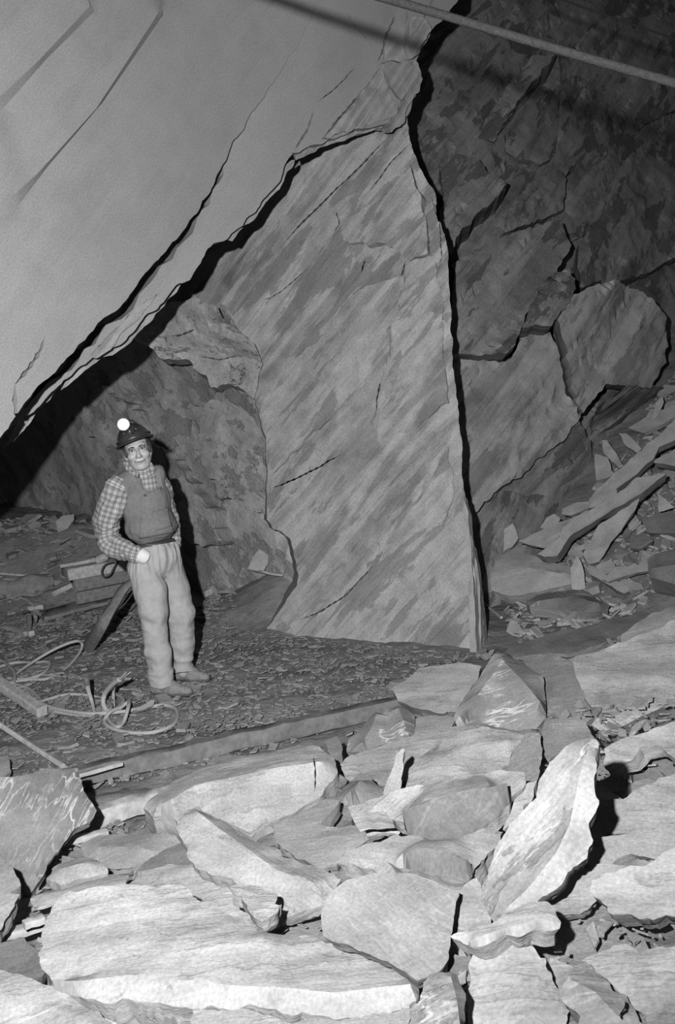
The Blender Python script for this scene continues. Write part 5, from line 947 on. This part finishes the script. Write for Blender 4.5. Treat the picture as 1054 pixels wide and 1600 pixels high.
bot = T.plane_d(np.array([0, 0, .075]), np.array([0, 0, -1.0])); Tr.F = np.maximum(Tr.F, bot).astype(np.float32)
tor = np.minimum(Vs.F, Tr.F)
bd = T.plane_d(bp, bn)
Bl = T.copy(); Bl.F = np.maximum(tor - .007, np.abs(bd) - .015).astype(np.float32)
Vs.F = np.maximum(Vs.F, -(bd + .002)).astype(np.float32); Tr.F = np.maximum(Tr.F, bd - .004).astype(np.float32); Sh.F = np.maximum(Sh.F, -(bd - .05)).astype(np.float32)
# neckline of the vest: a deep V open to the front
def side(a, b, inp):
    p, q, r = J(*a, -.12), J(*b, -.12), J(*inp, -.12); n = unit(np.cross(q - p, TF[1])); n = -n if np.dot(r - p, n) > 0 else n
    return T.plane_d(p, n)
cin = (230, 730); wed = np.maximum(np.maximum(side((198, 719), (240, 751), cin), side((240, 751), (246, 715), cin)), T.plane_d(neck + TF[1] * -.03, -TF[1]))
nk = T.copy(); nk.cone(neck + TF[2] * .03, neck + TF[2] * .12, .078, .085, .01)
Vs.F = np.maximum(Vs.F, -np.minimum(wed, nk.F)).astype(np.float32)
def garment(name, Fd, mat, folds, it=1):
    V, Q = Fd.mesh(it); N = vnormals(V, Q); V = V + N * folds(V)[:, None]
    c = (V - chest) @ TF.T; ang = np.arctan2(c[:, 0], c[:, 1]); return mesh_obj(name, V, Q, M[mat], man, True, None, np.stack([ang * .15, V[:, 2]], 1))
vest_o = garment('vest', Vs, 'vest', lambda p: .007 * fbm(p * [12, 12, 6], 4, 3) + .008 * fbm(p * [7, 7, 22], 8, 2) * sstep(-p[:, 2], -1.28, -1.12))
def tf(p):
    z = p[:, 2]; hem = sstep(-z, -.40, -.12); top = sstep(z, .72, .95)
    return .007 * fbm(p * [9, 9, 4], 11, 3) - .016 * np.abs(fbm(p * [6, 6, 9], 19, 2)) * sstep(-z, -.75, -.35) + .012 * fbm(p * [7, 7, 17], 13, 2) * hem + .013 * fbm(p * [26, 26, 3], 15, 2) * top + .007 * fbm((p @ np.array([[1, 0, .5], [0, 1, 0], [-.5, 0, 1]])) * [5, 5, 16], 17, 2) * sstep(z, .3, .5) * (1 - sstep(z, .55, .75))
garment('trousers', Tr, 'trousers', tf); garment('belt', Bl, 'belt', lambda p: 0 * p[:, 0])
shirt = garment('shirt', Sh, 'plaid', lambda p: .002 * fbm(p * 12, 6, 2))
# bib, straps and buttons lie on the vest
def on_vest(px, py, off=.004):
    r = ray(px, py); p = Vs.hit(CAM, r / r[1], YM - .4, YM + .3, off); return p
def patch(name, quad, off, mat, nu=22, nv=22):
    a, b, c, d = [np.array(q, float) for q in quad]; P = []; last = None
    for j in range(nv + 1):
        for i in range(nu + 1):
            u, v = i / nu, j / nv; q = (a * (1 - u) + b * u) * (1 - v) + (d * (1 - u) + c * u) * v; h_ = on_vest(q[0], q[1], off); last = h_ if h_ is not None else last
            P.append(last if last is not None else PY(q[0], q[1], YM - .1))
    P = np.array(P); P = P + .0012 * fbm(P * 40, 5, 2)[:, None] * np.array([0, -1, 0])
    o = mesh_obj(name, P, [(j * (nu + 1) + i, j * (nu + 1) + i + 1, (j + 1) * (nu + 1) + i + 1, (j + 1) * (nu + 1) + i) for j in range(nv) for i in range(nu)], M[mat], man, True, None, P[:, [0, 2]])
    md = o.modifiers.new('solid', 'SOLIDIFY'); md.thickness = .005; md.offset = 0; return o
bib = patch('bib', [(221, 773), (250, 762), (272, 832), (218, 842)], .003, 'bib')
patch('pocket', [(238, 800), (262, 793), (268, 822), (244, 830)], .006, 'bib', 12, 12)
for pts in ([(206, 746), (213, 757), (220, 768), (226, 774)], [(246, 735), (248, 747), (250, 757), (252, 764)]):
    P = [on_vest(x, y, .006) for x, y in pts]; P = [p for p in P if p is not None]
    if len(P) > 1: t = MB(); t.add(*tube_geo(smooth_path(P, 5), .017, 8, ell=(.22, 1))); t.build('strap', M['bib'], man)
for x, y in ((226.5, 774), (251.5, 762)):
    p = on_vest(x, y, .009); p = p if p is not None else J(x, y, -.13)
    t = MB(); t.add(*tube_geo([p + FWD * .004, p - FWD * .004, p - FWD * .007], [.009, .009, .006], 12)); t.build('button', M['belt'], man)
# sleeves, cuff, collar
def sleeve(pts, seed):
    P = smooth_path([q[0] for q in pts], 10); R = np.interp(np.linspace(0, len(pts) - 1, len(P)), range(len(pts)), [q[1] for q in pts])
    V, F, uv = tube_geo(P, R, 32); V = np.array(V); C = np.repeat(P, 32, 0); N = (V - C) / (np.linalg.norm(V - C, axis=1)[:, None] + 1e-9); uv = np.array(uv)
    fold = .020 * fbm(np.stack([N[:, 0] * 1.3 + uv[:, 1] * 11, N[:, 1] * 1.3, N[:, 2] * 1.3 + uv[:, 1] * 5], 1), seed, 3)
    V = V + N * fold[:, None]; k = np.tile(np.arange(32), len(P)) / 32 * .5; uv = np.stack([np.abs(k - .25), uv[:, 1]], 1)
    return mesh_obj('sleeve', V, F, M['plaid'], shirt, True, None, uv)
sleeve([(J(190, 752, -.07), .062), (J(184, 762, -.09), .088), (J(178, 780, -.09), .094), (J(170, 803, -.07), .086), (J(166, 826, -.04), .080), (J(171, 847, -.05), .076), (J(184, 857, -.09), .070), (J(201, 862, -.13), .063), (J(219, 867, -.16), .055)], 21)
sleeve([(J(238, 738, .10), .055), (J(243, 745, .12), .068), (J(253, 766, .14), .066), (J(260, 790, .16), .064), (J(267, 815, .18), .064), (J(270, 835, .18), .060), (J(270, 850, .16), .054), (J(264, 862, .14), .048)], 22)
t = MB(); t.add(*tube_geo([J(219, 867, -.16), J(222, 868.5, -.163), J(228, 871.5, -.165), J(229, 872, -.163)], [.052, .051, .048, .040], 20)); t.build('cuff', M['cuff'], shirt)
cn = unit(-FWD * .8 + UPV * .25 - RGT * .45)
slab('collar', M['plaid'], [(193, 723), (198, 721), (205, 729), (216, 740), (214, 745.5), (209, 744), (197, 734)], J(203, 733, -.115), cn, .006, .012, .001, .001, parent=shirt, layers=1, taper=0)
slab('collar', M['plaid'], [(230, 729), (236, 722), (242, 731), (240, 739), (232, 745), (229, 741)], J(236, 733, -.05), unit(-FWD * .7 + UPV * .25 + RGT * .6), .006, .012, .001, .001, parent=shirt, layers=1, taper=0)
# --- boots
for heel, toe, ank in (((242, 1084), (294, 1087), ankR), ((276, 1062), (321, 1065), ankL)):
    h0, t0 = PZ(*heel, 0), PZ(*toe, 0); d = unit(t0 - h0); m = (h0 + t0) / 2
    bf = Field(np.minimum(h0, t0) - .12, np.maximum(h0, t0) + .14, .005)
    bl = h0 * .38 + t0 * .62
    bf.cone(h0 + (0, 0, .042) + d * .01, bl + (0, 0, .040), .040, .048, .02).cone(bl + (0, 0, .040), t0 + (0, 0, .032), .047, .034, .02)
    bf.cone(h0 + d * .05 + (0, 0, .14), bl - d * .02 + (0, 0, .055), .047, .042, .03).cone(h0 + d * .025 + (0, 0, .05), h0 + d * .045 + (0, 0, .18), .044, .052, .02)
    so_ = bf.copy(); so_.F = np.maximum(so_.F - .006, so_.plane_d((0, 0, .026), (0, 0, 1.0))); so_.F = np.maximum(so_.F, so_.plane_d((0, 0, .003), (0, 0, -1.0))).astype(np.float32)
    bf.F = np.maximum(bf.F, bf.plane_d((0, 0, .020), (0, 0, -1.0))).astype(np.float32)
    V, Q = bf.mesh(1); N = vnormals(V, Q); V = V + N * (.003 * fbm(V * 28, 4, 2))[:, None]; bo = mesh_obj('boot', V, Q, M['boot'], man)
    V, Q = so_.mesh(1); mesh_obj('sole', V, Q, M['sole'], bo)
    for k in range(4):
        c = h0 * (.62 - .07 * k) + t0 * (.38 + .07 * k) + np.array([0, 0, .128 - .018 * k]); s_ = np.cross(d, (0, 0, 1.0))
        t = MB(); t.add(*tube_geo([c - s_ * .025, c + np.array([0, 0, .006]), c + s_ * .025], .003, 6)); t.build('lace', M['sole'], bo)
# ---------------------------------------------------------------- loose slate underfoot
def chip_geo(rg, size, thick):
    k = rg.randint(4, 7); a = np.sort(rg.uniform(0, 2 * math.pi, k)) + np.linspace(0, .01, k); a = np.linspace(0, 2 * math.pi, k, endpoint=False) + rg.uniform(-.4, .4, k)
    r = size * rg.uniform(.55, 1.0, k); el = rg.uniform(.45, .9); top = np.stack([r * np.cos(a), r * np.sin(a) * el, np.full(k, thick)], 1); bot = top * [1.08, 1.08, 0] 
    th = rg.uniform(0, 6.28); R1 = np.array([[math.cos(th), -math.sin(th), 0], [math.sin(th), math.cos(th), 0], [0, 0, 1]])
    V = np.vstack([top, bot]); V[:k, 2] += rg.uniform(-.3, .3, k) * thick
    F = [tuple(range(k))] + [(i, i + k, (i + 1) % k + k, (i + 1) % k) for i in range(k)]
    return V @ R1.T, F
rg = np.random.RandomState(77)
LIB = [chip_geo(rg, 1.0, rg.uniform(.10, .28)) for _ in range(60)]
def scatter(name, label, n, xr, yr, smin, smax, mat, hfun, ok, tilt=.3, cat='rubble', seed=1):
    rg = np.random.RandomState(seed); Vs, Fs, Us = [], [], []; c = 0; X = rg.uniform(*xr, n); Yv = rg.uniform(*yr, n); Z = hfun(X, Yv); K = ok(X, Yv, Z)
    for x, y, z in zip(X[K], Yv[K], Z[K]):
        V, F = LIB[rg.randint(60)]; s = smin * (smax / smin) ** (rg.uniform() ** 1.8); ax, ay = rg.randn(2) * tilt; W = V * s
        W = W + np.array([0, 0, 1.0]) * (W[:, :1] * ax + W[:, 1:2] * ay) + np.array([x, y, z + .002 + .3 * s * (abs(ax) + abs(ay))])
        Vs.append(W); Fs += [tuple(i + c for i in f) for f in F]; Us.append(W[:, :2] + rg.uniform(0, 9, 2)); c += len(W)
    V = np.vstack(Vs); return tag(mesh_obj(name, V, Fs, M[mat], None, False, None, np.vstack(Us), origin=(0, 0, 0)), label, cat, None, 'stuff')
def off_walls(x, y, z, m=.12):
    P = np.stack([x, y, np.zeros_like(x) + z], 1); d = lambda p, n: (P - p) @ n
    return ((d(pR, nR) > m + .25) | (x < 1.0)) & ((d(pK, nK) > m + .12) | (x > -.6)) & ((d(pP, nP) > m) | (x > 1.25) | (x < -.95))
free = lambda x, y, z: (pile_h(x, y) < 0.01) & off_walls(x, y, z)
floor_only = lambda x, y, z: free(x, y, z) & (ground_h(x, y) < .12)
scatter('slate_rubble', 'fine dark slate flakes littering the whole mine floor', 22000, (-4.2, 2.2), (4.9, 9.2), .010, .045, 'flake', ground_h, free, .16, seed=3)
scatter('alcove_rubble', 'jumbled dark slate debris filling the alcove floor behind the miner', 3500, (-4.5, .3), (8.4, 11.2), .015, .075, 'flake', ground_h, free, .3, seed=4)
scatter('heap_rubble', 'broken slate litter between the slabs of the heap by the right wall', 4500, (.9, 5.0), (6.8, 11.5), .02, .11, 'heap', ground_h, free, .4, seed=5)
scatter('pile_chips', 'small pale slate chips lying in the dust between the foreground slabs', 5000, (-2.2, 2.6), (1.9, 6.0), .008, .06, 'mound', lambda x, y: pile_h(x, y) - .01, lambda x, y, z: pile_h(x, y) > .04, .35, seed=6)
# larger flakes one could pick up: objects of their own, alike
def pieces(name, label, group, n, xr, yr, smin, smax, mat, hfun, ok, tilt, seed, thick=1.0):
    rg = np.random.RandomState(seed); meshes = []
    for q in range(8):
        V, F = LIB[rg.randint(60)]; V = V * [1, 1, thick]; me = bpy.data.meshes.new(name); F = F + [tuple(range(len(V) - 1, len(V) // 2 - 1, -1))]; me.from_pydata(V.tolist(), [], F); lay = me.uv_layers.new(name='uv')
        idx = np.empty(len(me.loops), np.int32); me.loops.foreach_get('vertex_index', idx); lay.data.foreach_set('uv', (V[idx][:, :2] * .1).astype(np.float32).ravel()); me.materials.append(M[mat]); meshes.append(me)
    k = 0
    while k < n:
        x, y = rg.uniform(*xr), rg.uniform(*yr); z = float(np.ravel(hfun(np.array([x]), np.array([y])))[0])
        if not ok(np.array([x]), np.array([y]), z)[0]: continue
        o = bpy.data.objects.new(name, meshes[rg.randint(8)]); col.objects.link(o); s = rg.uniform(smin, smax); o.scale = (s, s, s)
        a, b = rg.randn(2) * tilt; o.location = (x, y, z + .004 + s * .25 * (abs(a) + abs(b))); o.rotation_euler = (a, b, rg.uniform(0, 6.28)); tag(o, label, 'stone', group, 'thing'); k += 1
pieces('slate_flake', 'loose thin flake of slate lying flat among dark floor litter', 'loose flakes on the mine floor', 110, (-2.8, 1.4), (5.6, 8.6), .04, .095, 'flake', ground_h, floor_only, .10, 11)
pieces('slate_piece', 'angular piece of slate jumbled among the slabs of the right-hand heap', 'jumbled pieces on the heap', 90, (1.1, 4.2), (7.6, 10.8), .07, .17, 'heap', ground_h, lambda x, y, z: free(x, y, z) & ((x > 2.0) | (y > 9.0)), .45, 12, 1.6)
pieces('debris_piece', 'broken piece of slate in the dim alcove debris behind the miner', 'pieces in the alcove debris', 60, (-4.2, -.2), (8.6, 10.8), .07, .19, 'flake', ground_h, lambda x, y, z: free(x, y, z) & ((y > 9.5) | (x > -1.3)), .3, 13, .9)
